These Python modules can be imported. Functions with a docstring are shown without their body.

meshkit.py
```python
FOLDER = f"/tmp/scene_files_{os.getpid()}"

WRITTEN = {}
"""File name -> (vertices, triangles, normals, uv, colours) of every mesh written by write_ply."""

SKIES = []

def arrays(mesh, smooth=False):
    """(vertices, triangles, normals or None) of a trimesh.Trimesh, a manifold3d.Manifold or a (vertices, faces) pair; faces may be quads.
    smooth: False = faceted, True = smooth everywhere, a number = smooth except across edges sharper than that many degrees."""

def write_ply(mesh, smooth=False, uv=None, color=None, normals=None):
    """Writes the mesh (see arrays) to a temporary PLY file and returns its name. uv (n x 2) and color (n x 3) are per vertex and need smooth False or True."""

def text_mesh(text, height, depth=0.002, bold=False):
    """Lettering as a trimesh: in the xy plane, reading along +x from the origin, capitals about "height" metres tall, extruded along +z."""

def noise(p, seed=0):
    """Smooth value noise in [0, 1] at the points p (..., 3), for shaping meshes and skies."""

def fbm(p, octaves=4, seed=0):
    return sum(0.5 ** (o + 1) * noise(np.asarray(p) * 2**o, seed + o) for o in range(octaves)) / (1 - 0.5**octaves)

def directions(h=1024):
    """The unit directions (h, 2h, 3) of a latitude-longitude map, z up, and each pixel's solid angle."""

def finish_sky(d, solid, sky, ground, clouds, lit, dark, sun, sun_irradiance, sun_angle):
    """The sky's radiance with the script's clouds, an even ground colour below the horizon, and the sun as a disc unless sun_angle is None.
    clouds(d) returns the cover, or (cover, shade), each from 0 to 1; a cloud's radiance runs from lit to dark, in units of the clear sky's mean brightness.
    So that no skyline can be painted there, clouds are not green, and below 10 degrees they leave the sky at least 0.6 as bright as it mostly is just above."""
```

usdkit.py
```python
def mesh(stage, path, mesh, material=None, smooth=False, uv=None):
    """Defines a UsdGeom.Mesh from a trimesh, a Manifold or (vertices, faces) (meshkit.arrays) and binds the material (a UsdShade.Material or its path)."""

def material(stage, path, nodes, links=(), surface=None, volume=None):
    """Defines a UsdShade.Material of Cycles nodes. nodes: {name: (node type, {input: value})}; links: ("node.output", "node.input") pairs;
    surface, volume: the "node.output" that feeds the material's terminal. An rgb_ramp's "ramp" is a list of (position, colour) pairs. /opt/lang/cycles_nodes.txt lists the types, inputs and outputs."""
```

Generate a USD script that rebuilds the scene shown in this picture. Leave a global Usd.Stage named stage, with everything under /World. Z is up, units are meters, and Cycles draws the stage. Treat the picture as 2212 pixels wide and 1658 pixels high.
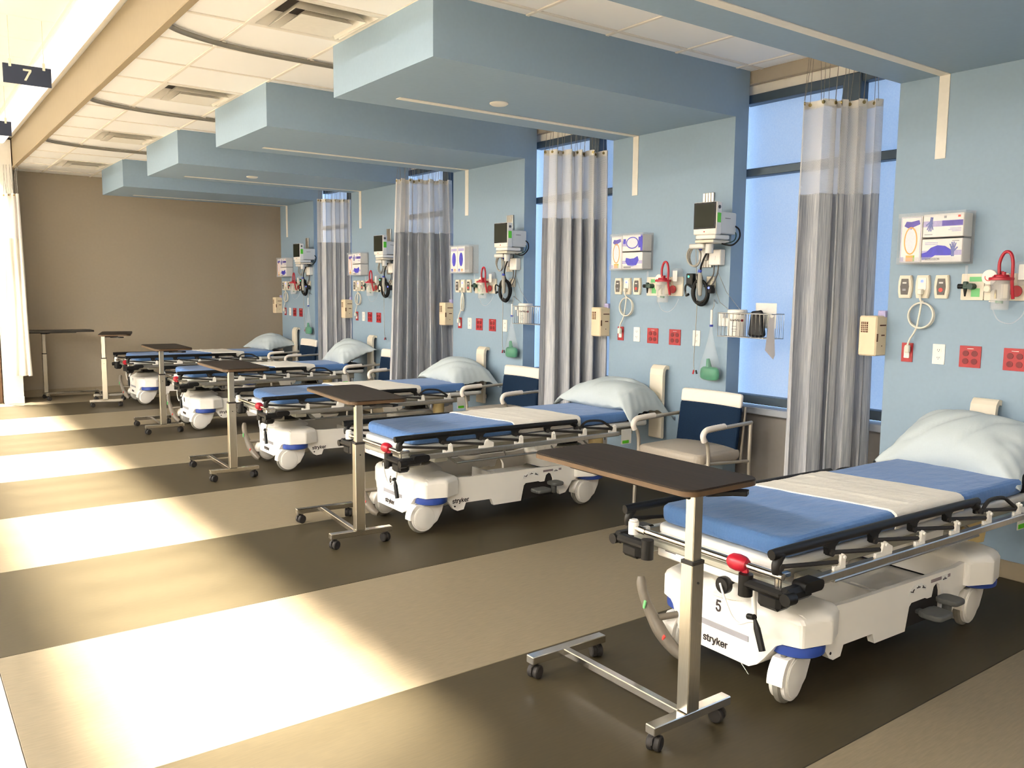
import math, numpy as np, trimesh, usdkit, meshkit
import manifold3d as m3
from shapely.geometry import Polygon, Point, box as sbox, LineString
from shapely import affinity, union_all
from pxr import Usd, UsdGeom, UsdLux, UsdShade, Sdf, Gf
stage = Usd.Stage.CreateInMemory()
UsdGeom.SetStageUpAxis(stage, 'Z')
UsdGeom.Xform.Define(stage, '/World')
PI = math.pi
P = 2.44                       # bay pitch along the ward (y); head wall face at x = 0, aisle at negative x
# ------------------------------------------------------------------ camera
F, YAW, PITCH, ROLL, CX, CZ = 1823.92, .6343, .1097, .0093, -4.843, 1.5369
cam = UsdGeom.Camera.Define(stage, '/World/camera')
fw = np.array([math.sin(YAW)*math.cos(PITCH), math.cos(YAW)*math.cos(PITCH), -math.sin(PITCH)])
rt = np.array([math.cos(YAW), -math.sin(YAW), 0.]); up = np.cross(rt, fw)
r2 = math.cos(ROLL)*rt+math.sin(ROLL)*up; u2 = -math.sin(ROLL)*rt+math.cos(ROLL)*up
cam.AddTransformOp().Set(Gf.Matrix4d(*r2, 0, *u2, 0, *(-fw), 0, CX, 0, CZ, 1))
cam.CreateHorizontalApertureAttr(36.0); cam.CreateVerticalApertureAttr(36.0*1658/2212)
cam.CreateFocalLengthAttr(36.0*F/2212); cam.CreateClippingRangeAttr(Gf.Vec2f(.05, 200))
EXPOSURE = 0.5
cam.CreateExposureAttr(EXPOSURE)
# ------------------------------------------------------------------ daylight and lamps
dome = UsdLux.DomeLight.Define(stage, '/World/sky_light')
dome.CreateColorAttr(Gf.Vec3f(.33, .50, .76)); dome.CreateIntensityAttr(.74)
LAMP_W = (1.0, .90, .76)       # lamp colour
LENS_STRENGTH = 1.15
UNSEEN_TROFFER = 74.0
SPOT_INTENSITY = 44000.0
LAMP_Y0, LAMP_Y1, LAMP_X0, LAMP_X1, LAMP_Z = 2.6, 13.2, -3.745, -3.545, 3.345
for i in range(27):            # narrow lamps of the ceiling luminaire over the aisle
    s = UsdLux.SphereLight.Define(stage, f'/World/aisle_lamps/lamp_{i+1:03d}')
    s.AddTranslateOp().Set(Gf.Vec3d(-3.605, 2.5+i*.39, LAMP_Z-.09)); s.AddRotateYOp().Set(3.6)
    s.CreateRadiusAttr(.035); s.CreateColorAttr(Gf.Vec3f(*LAMP_W)); s.CreateIntensityAttr(SPOT_INTENSITY)
    sh = UsdLux.ShapingAPI.Apply(s.GetPrim()); sh.CreateShapingConeAngleAttr(12.0); sh.CreateShapingConeSoftnessAttr(.8)

# ------------------------------------------------------------------ materials
def lin(c):
    c = np.array(c, float)/255
    return tuple(np.where(c <= .04045, c/12.92, ((c+.055)/1.055)**2.4))
LK = '/World/Looks/'
def M(name, col, rough=.5, metal=0., noise=None, bump=None, stretch=None, **kw):
    c = lin(col); nodes = {'p': ('principled_bsdf', {'base_color': c, 'roughness': rough, 'metallic': metal, **kw})}; links = []
    if noise or bump:
        nodes['t'] = ('texture_coordinate', {}); nodes['m'] = ('mapping', {'scale': stretch or (1, 1, 1)}); links.append(('t.object', 'm.vector'))
    if noise:
        sc, a = noise
        nodes['n'] = ('noise_texture', {'scale': sc, 'detail': 4.0})
        nodes['r'] = ('rgb_ramp', {'ramp': [(.3, tuple(np.clip(np.array(c)*(1-a), 0, 1))), (.7, tuple(np.clip(np.array(c)*(1+a), 0, 1)))]})
        links += [('m.vector', 'n.vector'), ('n.fac', 'r.fac'), ('r.color', 'p.base_color')]
    if bump:
        sc, st, di = bump
        nodes['bn'] = ('noise_texture', {'scale': sc, 'detail': 3.0}); nodes['b'] = ('bump', {'strength': st, 'distance': di})
        links += [('m.vector', 'bn.vector'), ('bn.fac', 'b.height'), ('b.normal', 'p.normal')]
    return usdkit.material(stage, LK+name, nodes, links, surface='p.BSDF')
def emit(name, col, s):
    return usdkit.material(stage, LK+name, {'e': ('emission', {'color': col, 'strength': s})}, surface='e.emission')
def clear(name, col, tr, rough=.1):           # thin clear plastic: transparent mixed with gloss
    return usdkit.material(stage, LK+name, {'t': ('transparent_bsdf', {'color': (1, 1, 1)}), 'p': ('principled_bsdf', {'base_color': lin(col), 'roughness': rough}), 'x': ('mix_closure', {'fac': 1-tr})},
                           [('t.BSDF', 'x.closure1'), ('p.BSDF', 'x.closure2')], surface='x.closure')
usdkit.material(stage, LK+'none', {'p': ('principled_bsdf', {})}, surface='p.BSDF')
m_blue = M('blue_paint', (140, 162, 180), .55, noise=(40, .02), bump=(260, .12, .002))
m_tanwall = M('taupe_paint', (167, 155, 136), .6, noise=(30, .02), bump=(260, .12, .002))
m_white_wall = M('white_paint', (226, 220, 208), .6, noise=(30, .02))
m_lowwall = M('grey_taupe_paint', (140, 134, 128), .6, noise=(30, .03))
m_tile = M('ceiling_tile', (250, 248, 244), .9, noise=(300, .03), bump=(500, .3, .002))
m_tbar = M('ceiling_bar', (236, 228, 216), .5, noise=(20, .02))
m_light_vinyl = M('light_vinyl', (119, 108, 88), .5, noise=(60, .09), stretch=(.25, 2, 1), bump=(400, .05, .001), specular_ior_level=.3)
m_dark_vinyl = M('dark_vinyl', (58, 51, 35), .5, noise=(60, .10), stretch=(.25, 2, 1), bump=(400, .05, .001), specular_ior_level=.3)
m_cream_vinyl = M('cream_vinyl', (202, 192, 174), .5, noise=(60, .05))
m_base = M('tan_base', (150, 136, 112), .5, noise=(30, .03))
m_strip = M('white_trim', (232, 226, 214), .5, noise=(30, .02))
m_fascia = M('fascia_paint', (150, 134, 106), .6, noise=(20, .02))
m_lens = emit('lamp_lens', LAMP_W, LENS_STRENGTH)
m_unseen_troffer = emit('unseen_troffer_lens', (1.0, .98, .95), UNSEEN_TROFFER)
m_alu = M('aluminium', (196, 194, 188), .32, 1., noise=(20, .05), stretch=(8, 1, 1))
m_track = M('grey_track', (150, 144, 134), .45, .6, noise=(20, .05))
m_chrome = M('chrome', (222, 218, 210), .16, 1., noise=(12, .03))
m_brushed = M('brushed_steel', (205, 200, 188), .27, 1., noise=(60, .06), stretch=(6, 6, .3))
m_dark_frame = M('dark_window_frame', (70, 84, 96), .45, .3, noise=(20, .05))
m_sill = M('sill', (160, 165, 172), .4, noise=(20, .03))
m_white = M('white_plastic', (238, 233, 224), .38, noise=(9, .015))
m_grey_deck = M('pale_grey_plastic', (214, 212, 206), .45, noise=(9, .02))
m_grey_frame = M('grey_painted_steel', (168, 166, 152), .45, .2, noise=(14, .04))
m_black = M('black_plastic', (17, 16, 15), .45, noise=(20, .1), specular_ior_level=.35)
m_rubber = M('dark_rubber', (36, 32, 29), .7, noise=(30, .1))
m_tyre = M('grey_tyre', (128, 124, 114), .6, noise=(30, .06))
m_pad = M('grey_pedal', (84, 85, 82), .6, noise=(60, .08))
m_lever = M('taupe_pedal', (106, 98, 86), .5, noise=(40, .05))
m_bluering = M('blue_ring', (42, 70, 150), .4, noise=(20, .05))
m_bluesheet = M('blue_sheet', (80, 121, 178), .85, noise=(160, .05), bump=(9, .5, .02), stretch=(1, 2.2, 1), sheen_weight=.15)
m_sheet = M('white_sheet', (228, 222, 211), .9, noise=(160, .02), bump=(10, .5, .015), stretch=(1, 2.2, 1))
m_pillow = M('pale_pillow', (190, 200, 203), .7, noise=(120, .015), bump=(7, .25, .012))
m_red = M('red_plastic', (176, 24, 44), .35, noise=(20, .06))
m_redplate = M('red_plate', (168, 34, 42), .4, noise=(20, .04))
m_red_dark = M('dark_red', (118, 20, 28), .5, noise=(20, .05))
m_ink = M('black_ink', (40, 30, 30), .5, noise=(20, .05))
m_greystripe = M('grey_stripe', (150, 148, 152), .5, noise=(20, .03))
m_mauve = M('mauve_strip', (140, 126, 128), .5, noise=(20, .03))
m_green = M('green_sticker', (96, 205, 40), .5, noise=(20, .03))
m_paper = M('paper', (232, 230, 224), .8, noise=(40, .02))
m_tan = M('tan_plastic', (200, 178, 124), .5, noise=(20, .03))
m_beige = M('beige_plastic', (232, 212, 178), .5, noise=(20, .02))
m_cream = M('cream_plastic', (228, 218, 198), .5, noise=(20, .02))
m_brown = M('brown_grille', (98, 60, 34), .6, noise=(20, .05))
m_wood = usdkit.material(stage, LK+'dark_laminate', {'t': ('texture_coordinate', {}), 'm': ('mapping', {'scale': (42, 1.6, 1)}), 'n': ('noise_texture', {'scale': 3.0, 'detail': 6.0, 'distortion': .6}),
    'r': ('rgb_ramp', {'ramp': [(.25, lin((28, 22, 17))), (.5, lin((40, 32, 26))), (.75, lin((50, 41, 33)))]}), 'p': ('principled_bsdf', {'roughness': .6, 'specular_ior_level': .22})},
    [('t.object', 'm.vector'), ('m.vector', 'n.vector'), ('n.fac', 'r.fac'), ('r.color', 'p.base_color')], surface='p.BSDF')
m_woodedge = M('brown_edge', (84, 62, 38), .5, noise=(30, .1))
m_blacktable = M('black_laminate', (44, 40, 34), .5, noise=(30, .1))
m_frame = M('champagne_metal', (186, 178, 164), .4, .55, noise=(20, .03))
m_seat = M('taupe_vinyl', (170, 160, 146), .5, noise=(60, .03), bump=(180, .15, .002))
m_navy = M('navy_fabric', (18, 38, 62), .9, noise=(90, .22), stretch=(1, 1, 6), bump=(300, .3, .002), specular_ior_level=.2)
m_ivory = M('ivory_vinyl', (240, 230, 218), .5, noise=(60, .02))
m_signblue = M('sign_navy', (38, 48, 70), .4, noise=(20, .05))
m_signwhite = M('sign_white', (235, 228, 205), .5, noise=(20, .02))
m_clear = clear('clear_plastic', (235, 238, 240), .86, .08)
m_bag = clear('bag_plastic', (226, 234, 240), .87, .15)
m_smoke = clear('suction_cup_plastic', (246, 245, 243), .85, .08)
m_bagreen = M('green_bag', (0, 130, 84), .4, noise=(20, .2))
m_darkgreen = M('dark_green', (18, 56, 44), .4, noise=(20, .1))
m_labelgreen = M('label_green', (110, 190, 120), .5, noise=(20, .05))
m_purple = M('purple_print', (92, 80, 168), .5, noise=(30, .15))
m_violet = M('violet_print', (70, 66, 190), .5, noise=(30, .15))
m_lav = M('lavender_print', (176, 168, 206), .5, noise=(60, .12))
m_handblue = M('glove_print', (104, 112, 170), .5, noise=(60, .12))
m_orange = M('orange_print', (238, 166, 86), .5, noise=(20, .05))
m_greencell = M('yellow_green_print', (160, 190, 80), .5, noise=(20, .05))
m_boxwhite = M('carton_white', (236, 230, 226), .55, noise=(30, .02))
m_boxgrey = M('carton_grey', (176, 172, 170), .6, noise=(30, .04))
m_slot = M('slot_fill', (232, 226, 232), .7, noise=(80, .05))
m_screen = M('dark_screen', (40, 42, 30), .45, noise=(8, .06), specular_ior_level=.15)
m_cablegrey = M('grey_cable', (170, 166, 156), .5, noise=(20, .05))
m_cablewhite = M('white_cable', (226, 222, 208), .5, noise=(20, .03))
m_ledgreen = emit('led_green', (.1, 1, .45), 2.2)
m_ledblue = emit('led_blue', (.12, .15, 1), 3.0)
m_reddot = M('red_dot', (226, 70, 60), .5, noise=(20, .05))
m_panelgrey = M('station_grey', (92, 88, 84), .5, noise=(20, .05))
m_brass = M('brass', (170, 150, 100), .35, .8, noise=(20, .05))
m_grille = M('vent_dark', (52, 46, 40), .7, noise=(20, .1))
m_bluecap = M('blue_tie', (50, 70, 170), .5, noise=(20, .05))
m_door = M('beige_door', (206, 190, 160), .5, noise=(20, .04))
m_jamb = M('brown_jamb', (104, 76, 52), .5, noise=(20, .06))
def fabric(name, dark, mid, light):
    return usdkit.material(stage, LK+name, {'t': ('texture_coordinate', {}), 'm': ('mapping', {'scale': (170, 3.2, 1)}), 'n': ('noise_texture', {'scale': 1.0, 'detail': 5.0, 'roughness': .62}),
        'r': ('rgb_ramp', {'ramp': [(.30, lin(dark)), (.5, lin(mid)), (.66, lin(light))]}), 'p': ('principled_bsdf', {'roughness': .9}), 'tl': ('translucent_bsdf', {}), 'x': ('mix_closure', {'fac': .12})},
        [('t.UV', 'm.vector'), ('m.vector', 'n.vector'), ('n.fac', 'r.fac'), ('r.color', 'p.base_color'), ('r.color', 'tl.color'), ('p.BSDF', 'x.closure1'), ('tl.BSDF', 'x.closure2')], surface='x.closure')
m_curtain = fabric('curtain_weave', (150, 153, 162), (188, 190, 195), (222, 221, 219))
m_curtainwhite = fabric('white_curtain_weave', (214, 206, 190), (232, 226, 214), (242, 238, 230))
m_net = usdkit.material(stage, LK+'curtain_net', {'t': ('texture_coordinate', {}), 'b': ('brick_texture', {'scale': 1.0, 'brick_width': .011, 'row_height': .008, 'mortar_size': .0022, 'mortar_smooth': .2}),
    'f': ('math', {'math_type': 'multiply_add', 'value2': .36, 'value3': .52}), 'tr': ('transparent_bsdf', {}), 'd': ('diffuse_bsdf', {'color': lin((246, 243, 240))}), 'tl': ('translucent_bsdf', {'color': lin((232, 226, 220))}), 'y': ('mix_closure', {'fac': .35}), 'x': ('mix_closure', {})},
    [('t.UV', 'b.vector'), ('b.fac', 'f.value1'), ('d.BSDF', 'y.closure1'), ('tl.BSDF', 'y.closure2'), ('f.value', 'x.fac'), ('tr.BSDF', 'x.closure1'), ('y.closure', 'x.closure2')], surface='x.closure')
m_nethem = M('net_hem', (240, 234, 224), .8, noise=(60, .03))
m_shade = usdkit.material(stage, LK+'shade_cloth', {'t': ('texture_coordinate', {}), 'm': ('mapping', {'scale': (1, 90, 90)}), 'n': ('noise_texture', {'scale': 1.0, 'detail': 2.0}),
    'r': ('rgb_ramp', {'ramp': [(.25, lin((238, 241, 245))), (.75, lin((250, 250, 250)))]}), 'd': ('diffuse_bsdf', {'color': (.55, .6, .65)}), 'tl': ('translucent_bsdf', {}), 'tr': ('transparent_bsdf', {}), 'y': ('mix_closure', {'fac': .75}), 'x': ('mix_closure', {'fac': .08})},
    [('t.object', 'm.vector'), ('m.vector', 'n.vector'), ('n.fac', 'r.fac'), ('r.color', 'tl.color'), ('d.BSDF', 'y.closure1'), ('tl.BSDF', 'y.closure2'), ('y.closure', 'x.closure1'), ('tr.BSDF', 'x.closure2')], surface='x.closure')
m_glass = usdkit.material(stage, LK+'window_glass', {'f': ('fresnel', {'IOR': 1.45}), 't': ('transparent_bsdf', {'color': (.95, .97, 1)}), 'g': ('glossy_bsdf', {'roughness': .02}), 'x': ('mix_closure', {})},
    [('f.fac', 'x.fac'), ('t.BSDF', 'x.closure1'), ('g.BSDF', 'x.closure2')], surface='x.closure')

# ------------------------------------------------------------------ stage helpers
used = {}
def numbered(parent, name):
    k = used.get((parent, name), 0); used[(parent, name)] = k+1
    return name if k == 0 else f'{name}_{k:03d}'
def meta(prim, label=None, cat=None, group=None, kind=None):
    for k, v in (('label', label), ('category', cat), ('group', group), ('kind', kind)):
        if v: prim.SetCustomDataByKey(k, v)
def thing(name, label=None, cat=None, loc=(0, 0, 0), rz=0., group=None, kind=None):
    x = UsdGeom.Xform.Define(stage, '/World/'+numbered('/World', name))
    x.AddTranslateOp().Set(Gf.Vec3d(*map(float, loc)))
    if rz: x.AddRotateZOp().Set(float(rz))
    meta(x.GetPrim(), label, cat, group, kind)
    return str(x.GetPath())
def part(parent, name, mesh, mat, smooth=35, label=None, kind=None, uv=None):
    if isinstance(mesh, list): mesh = cat(mesh)
    p = parent+'/'+numbered(parent, name)
    m = usdkit.mesh(stage, p, mesh, mat, smooth, uv)
    meta(m.GetPrim(), label, kind=kind)
    return p
def solo(name, mesh, mat, label, cat_, group=None, smooth=35, kind=None, loc=(0, 0, 0), rz=0., uv=None):
    if isinstance(mesh, list): mesh = cat(mesh)
    p = '/World/'+numbered('/World', name)
    m = usdkit.mesh(stage, p, mesh, mat, smooth, uv)
    m.AddTranslateOp().Set(Gf.Vec3d(*map(float, loc)))
    if rz: m.AddRotateZOp().Set(float(rz))
    meta(m.GetPrim(), label, cat_, group, kind)
    return p
def copy(src, name, label, cat, loc, rz=0., group=None):
    x = UsdGeom.Xform.Define(stage, '/World/'+numbered('/World', name))
    x.GetPrim().GetReferences().AddInternalReference(Sdf.Path(src))
    x.ClearXformOpOrder()
    x.AddTranslateOp().Set(Gf.Vec3d(*map(float, loc)))
    if rz: x.AddRotateZOp().Set(float(rz))
    x.GetPrim().SetInstanceable(True); meta(x.GetPrim(), label, cat, group)
    return str(x.GetPath())
def structure(name): return thing(name, kind='structure')

# ------------------------------------------------------------------ shape helpers
def tm(m):
    if hasattr(m, 'to_mesh'):
        q = m.to_mesh(); return trimesh.Trimesh(q.vert_properties[:, :3].astype(float), q.tri_verts.astype(int), process=False)
    return m
def cat(ms): return trimesh.util.concatenate([tm(m) for m in ms])
def box(x0, x1, y0, y1, z0, z1, b=0.):
    if b <= 0:
        m = trimesh.creation.box((x1-x0, y1-y0, z1-z0)); m.apply_translation(((x0+x1)/2, (y0+y1)/2, (z0+z1)/2)); return m
    b = min(b, .49*(x1-x0), .49*(y1-y0), .49*(z1-z0)); pts = []
    for x, sx in ((x0, 1), (x1, -1)):
        for y, sy in ((y0, 1), (y1, -1)):
            for z, sz in ((z0, 1), (z1, -1)):
                pts += [(x+sx*b, y+sy*b, z), (x+sx*b, y, z+sz*b), (x, y+sy*b, z+sz*b)]
    return tm(m3.Manifold.hull_points(np.array(pts)))
def frame_of(d):
    d = np.array(d, float); d /= np.linalg.norm(d)
    a = np.array([0, 0, 1.]) if abs(d[2]) < .9 else np.array([1., 0, 0])
    u = np.cross(a, d); u /= np.linalg.norm(u); return d, u, np.cross(d, u)
def tube(path, r, n=10, closed=False, flat=None):
    p = np.array(path, float); N = len(p)
    if closed: t = np.roll(p, -1, 0)-np.roll(p, 1, 0)
    else: t = np.gradient(p, axis=0)
    t /= np.maximum(np.linalg.norm(t, axis=1, keepdims=True), 1e-9)
    _, u, _ = frame_of(t[0]); rows = []
    R = np.broadcast_to(np.array(r, float), (N,))
    for i in range(N):
        u = u-t[i]*(u@t[i]); u /= np.linalg.norm(u); w = np.cross(t[i], u)
        a = np.arange(n)*2*PI/n
        rows.append(p[i]+R[i]*(np.cos(a)[:, None]*u+np.sin(a)[:, None]*w))
    V = np.vstack(rows); Fc = []
    for i in range(N if closed else N-1):
        j = (i+1) % N
        for k in range(n):
            l = (k+1) % n
            Fc += [(i*n+k, i*n+l, j*n+l), (i*n+k, j*n+l, j*n+k)]
    if not closed:
        V = np.vstack([V, p[0], p[-1]]); a, b = len(V)-2, len(V)-1
        for k in range(n):
            l = (k+1) % n; Fc += [(a, l, k), (b, (N-1)*n+k, (N-1)*n+l)]
    return trimesh.Trimesh(V, np.array(Fc), process=False)
def cyl(a, b, r, n=20, r2=None): return tube([a, b], [r, r if r2 is None else r2], n)
def spline(pts, k=6, closed=False):
    p = np.array(pts, float); out = []; n = len(p)
    for i in range(n if closed else n-1):
        g = lambda j: p[j % n] if closed else p[min(max(j, 0), n-1)]
        a, b, c, d = g(i-1), g(i), g(i+1), g(i+2)
        for s in np.arange(k)/k:
            out.append(.5*((2*b)+(-a+c)*s+(2*a-5*b+4*c-d)*s*s+(-a+3*b-3*c+d)*s**3))
    if not closed: out.append(p[-1])
    return np.array(out)
def lathe(prof, n=24, c=(0, 0, 0)):
    V = []; Fc = []; m = len(prof)
    for k in range(n):
        a = 2*PI*k/n; V += [(r*math.cos(a)+c[0], r*math.sin(a)+c[1], z+c[2]) for r, z in prof]
    for k in range(n):
        l = (k+1) % n
        for i in range(m-1): Fc += [(k*m+i, l*m+i, l*m+i+1), (k*m+i, l*m+i+1, k*m+i+1)]
    t = trimesh.Trimesh(np.array(V), np.array(Fc), process=False); t.merge_vertices(); return t
def place(m, o, ex, ey):
    ex, ey = np.array(ex, float), np.array(ey, float); T = np.eye(4); T[:3, 0], T[:3, 1], T[:3, 2], T[:3, 3] = ex, ey, np.cross(ex, ey), o
    m = tm(m).copy(); m.apply_transform(T); return m
def ext(poly, d, o=(0, 0, 0), ex=(1, 0, 0), ey=(0, 1, 0)):
    """polygon in the plane of ex, ey at o, thickened by d along ex x ey"""
    if not hasattr(poly, 'geom_type'): poly = Polygon(poly)
    if not poly.is_valid: poly = poly.buffer(0)
    return place(trimesh.creation.extrude_polygon(poly, d, engine='earcut'), o, ex, ey)
def rrect(x0, x1, y0, y1, r): return sbox(x0+r, y0+r, x1-r, y1-r).buffer(r, quad_segs=5)
WALL = dict(ex=(0, -1, 0), ey=(0, 0, 1))         # a plane that faces -x (head wall, foot of a bed): right = -y, up = z
SIDE = dict(ex=(1, 0, 0), ey=(0, 0, 1))          # faces -y
def wplate(y0, y1, z0, z1, x, d, r=.005):        # rounded plate on the head wall from x outwards (to -x)
    return ext(rrect(-y1, -y0, z0, z1, min(r, .49*(y1-y0), .49*(z1-z0))), d, (x, 0, 0), **WALL)
def rot(m, ang, axis='z', about=(0, 0, 0)):
    m = tm(m).copy(); m.apply_transform(trimesh.transformations.rotation_matrix(ang, {'x': (1, 0, 0), 'y': (0, 1, 0), 'z': (0, 0, 1)}[axis], about)); return m
def mv(m, x=0, y=0, z=0): m = tm(m).copy(); m.apply_translation((x, y, z)); return m
def man(t):
    t = tm(t); t = t.copy(); t.merge_vertices()
    return m3.Manifold(m3.Mesh(np.asarray(t.vertices, np.float32), np.asarray(t.faces, np.uint32)))
def mbox(x0, x1, y0, y1, z0, z1): return m3.Manifold.cube((x1-x0, y1-y0, z1-z0)).translate((x0, y0, z0))
def hull(pts_r, n=16):
    return m3.Manifold.batch_hull([m3.Manifold.sphere(r, n).translate(tuple(map(float, p))) for p, r in pts_r])
def slab(x0, x1, y0, y1, z0, z1, rp, re):       # plan corner radius rp, edge radius re
    a = []
    for x in (x0+rp, x1-rp):
        for y in (y0+rp, y1-rp):
            for z in (z0+re, z1-re):
                ring = m3.Manifold.cylinder(1e-4, rp-re, rp-re, 20).translate((x, y, z))
                a.append(ring)
    core = m3.Manifold.batch_hull(a)
    return core.minkowski_sum(m3.Manifold.sphere(re, 12)) if False else m3.Manifold.hull_points(np.vstack([c.to_mesh().vert_properties[:, :3][:, None, :]+re*m3.Manifold.sphere(1, 12).to_mesh().vert_properties[None, :, :3] for c in a]).reshape(-1, 3).astype(float))
def warp(m, fn):
    m = tm(m).copy(); v = np.array(m.vertices); m.vertices = fn(v); return m

# ------------------------------------------------------------------ room
BAY = ['nearest', 'second', 'third', 'fourth', 'farthest']
ZC, ZU, ZB = 3.084, 3.40, 2.763          # bay ceiling, aisle ceiling, canopy underside
YN, YF = 1.534, 2.774                    # panel and canopy: near and far face within a bay
YB = 13.4                                # back wall
XW = .20                                 # window wall
XL = -12.5; Y0 = -3.0
fl = structure('floor')
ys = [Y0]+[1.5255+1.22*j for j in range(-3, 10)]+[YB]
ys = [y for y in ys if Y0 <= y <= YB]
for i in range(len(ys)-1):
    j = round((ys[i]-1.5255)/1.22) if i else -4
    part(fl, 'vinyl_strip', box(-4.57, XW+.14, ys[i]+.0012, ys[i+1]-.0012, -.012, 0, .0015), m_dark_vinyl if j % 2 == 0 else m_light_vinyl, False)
part(fl, 'border_strip', box(XL, -4.572, Y0, YB, -.012, 0, .0015), m_cream_vinyl, False)
part(fl, 'subfloor', box(XL-.1, XW+.1, Y0-.1, YB+.1, -.06, -.012), m_rubber, False)

ce = structure('ceiling')
xs = [-3.43, -3.055, -2.445, -1.835, -1.225, -.615, -.005, XW+.28]
tys = [5.1+.61*j for j in range(-8, 14)]+[YB]
vents = [(-3.055, 5.1+2.44*k-.61) for k in range(4)]
g = .012
for i in range(len(xs)-1):
    for j in range(len(tys)-1):
        if any(abs(xs[i]-a) < .01 and abs(tys[j]-b) < .02 for a, b in vents): continue
        yc = (tys[j]+tys[j+1])/2
        if xs[i] > -2.5 and (((yc-YN) % P) < YF-YN) and abs(((yc-YN) % P)-.62) < .3 : continue
        part(ce, 'tile', box(xs[i]+g, xs[i+1]-g, tys[j]+g, tys[j+1]-g, ZC+.006, ZC+.02, .004), m_tile, False)
for x in xs[1:-1]: part(ce, 'grid_bar', box(x-.012, x+.012, tys[0], YB, ZC, ZC+.03, .002), m_tbar, False)
for y in tys[1:-1]: part(ce, 'grid_bar', box(-3.43, XW+.28, y-.012, y+.012, ZC+.0005, ZC+.03, .002), m_tbar, False)
part(ce, 'upper_slab', box(XL, XW+.4, Y0, YB, ZU+.03, ZU+.08), m_white_wall, False)
uxs = [-3.765-.61*k for k in range(6)]+[XL]
uys = [3.32+.61*3-.61*k for k in range(12, -1, -1)]+[5.15+.61*k for k in range(1, 14)]+[YB]
for i in range(len(uxs)-1):
    for a, b in zip(uys[:-1], uys[1:]):
        if b < 3.2 or i > 2: continue
        part(ce, 'aisle_tile', box(uxs[i+1]+.008, uxs[i]-.008, a+.003, b-.003, ZU+.004, ZU+.02, .003), m_tile, False)
for x in uxs[:4]: part(ce, 'grid_bar', box(x-.012, x+.012, Y0, YB, ZU, ZU+.03, .002), m_tbar, False)
part(ce, 'aisle_panel', box(XL, -3.44, Y0, 3.2, ZU+.002, ZU+.02), m_tile, False)
part(ce, 'aisle_panel', box(XL, uxs[3]-.02, 3.2, YB, ZU+.002, ZU+.02), m_tile, False)
# fascia beam between the bay ceiling and the aisle ceiling
tr = structure('trim_1')
part(tr, 'fascia', box(-3.462, -3.43, Y0, YB, ZC-.02, ZU+.02, .003), m_fascia, False)
part(tr, 'bead', box(-3.475, -3.425, Y0, YB, ZC-.034, ZC-.016, .004), m_fascia, False)
# walls
def wall(name, m, mat): 
    w = structure(name); part(w, 'surface', m, mat, False); return w
w = wall('wall_back', box(XL, XW+.4, YB, YB+.12, 0, ZU+.05), m_tanwall)
b = structure('baseboard_back'); part(b, 'base_strip', box(-3.45, .34, YB-.012, YB, 0, .1, .003), m_base, False)
wall('wall_near_unseen', box(XL, XW+.4, Y0-.12, Y0, 0, ZU+.05), m_white_wall)  # unseen wall behind the camera, closes the ward and bounces light
wall('wall_aisle_unseen', box(XL-.12, XL, Y0, YB, 0, ZU+.05), m_white_wall)  # unseen wall, out of view on the left, placed to bounce light
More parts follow.
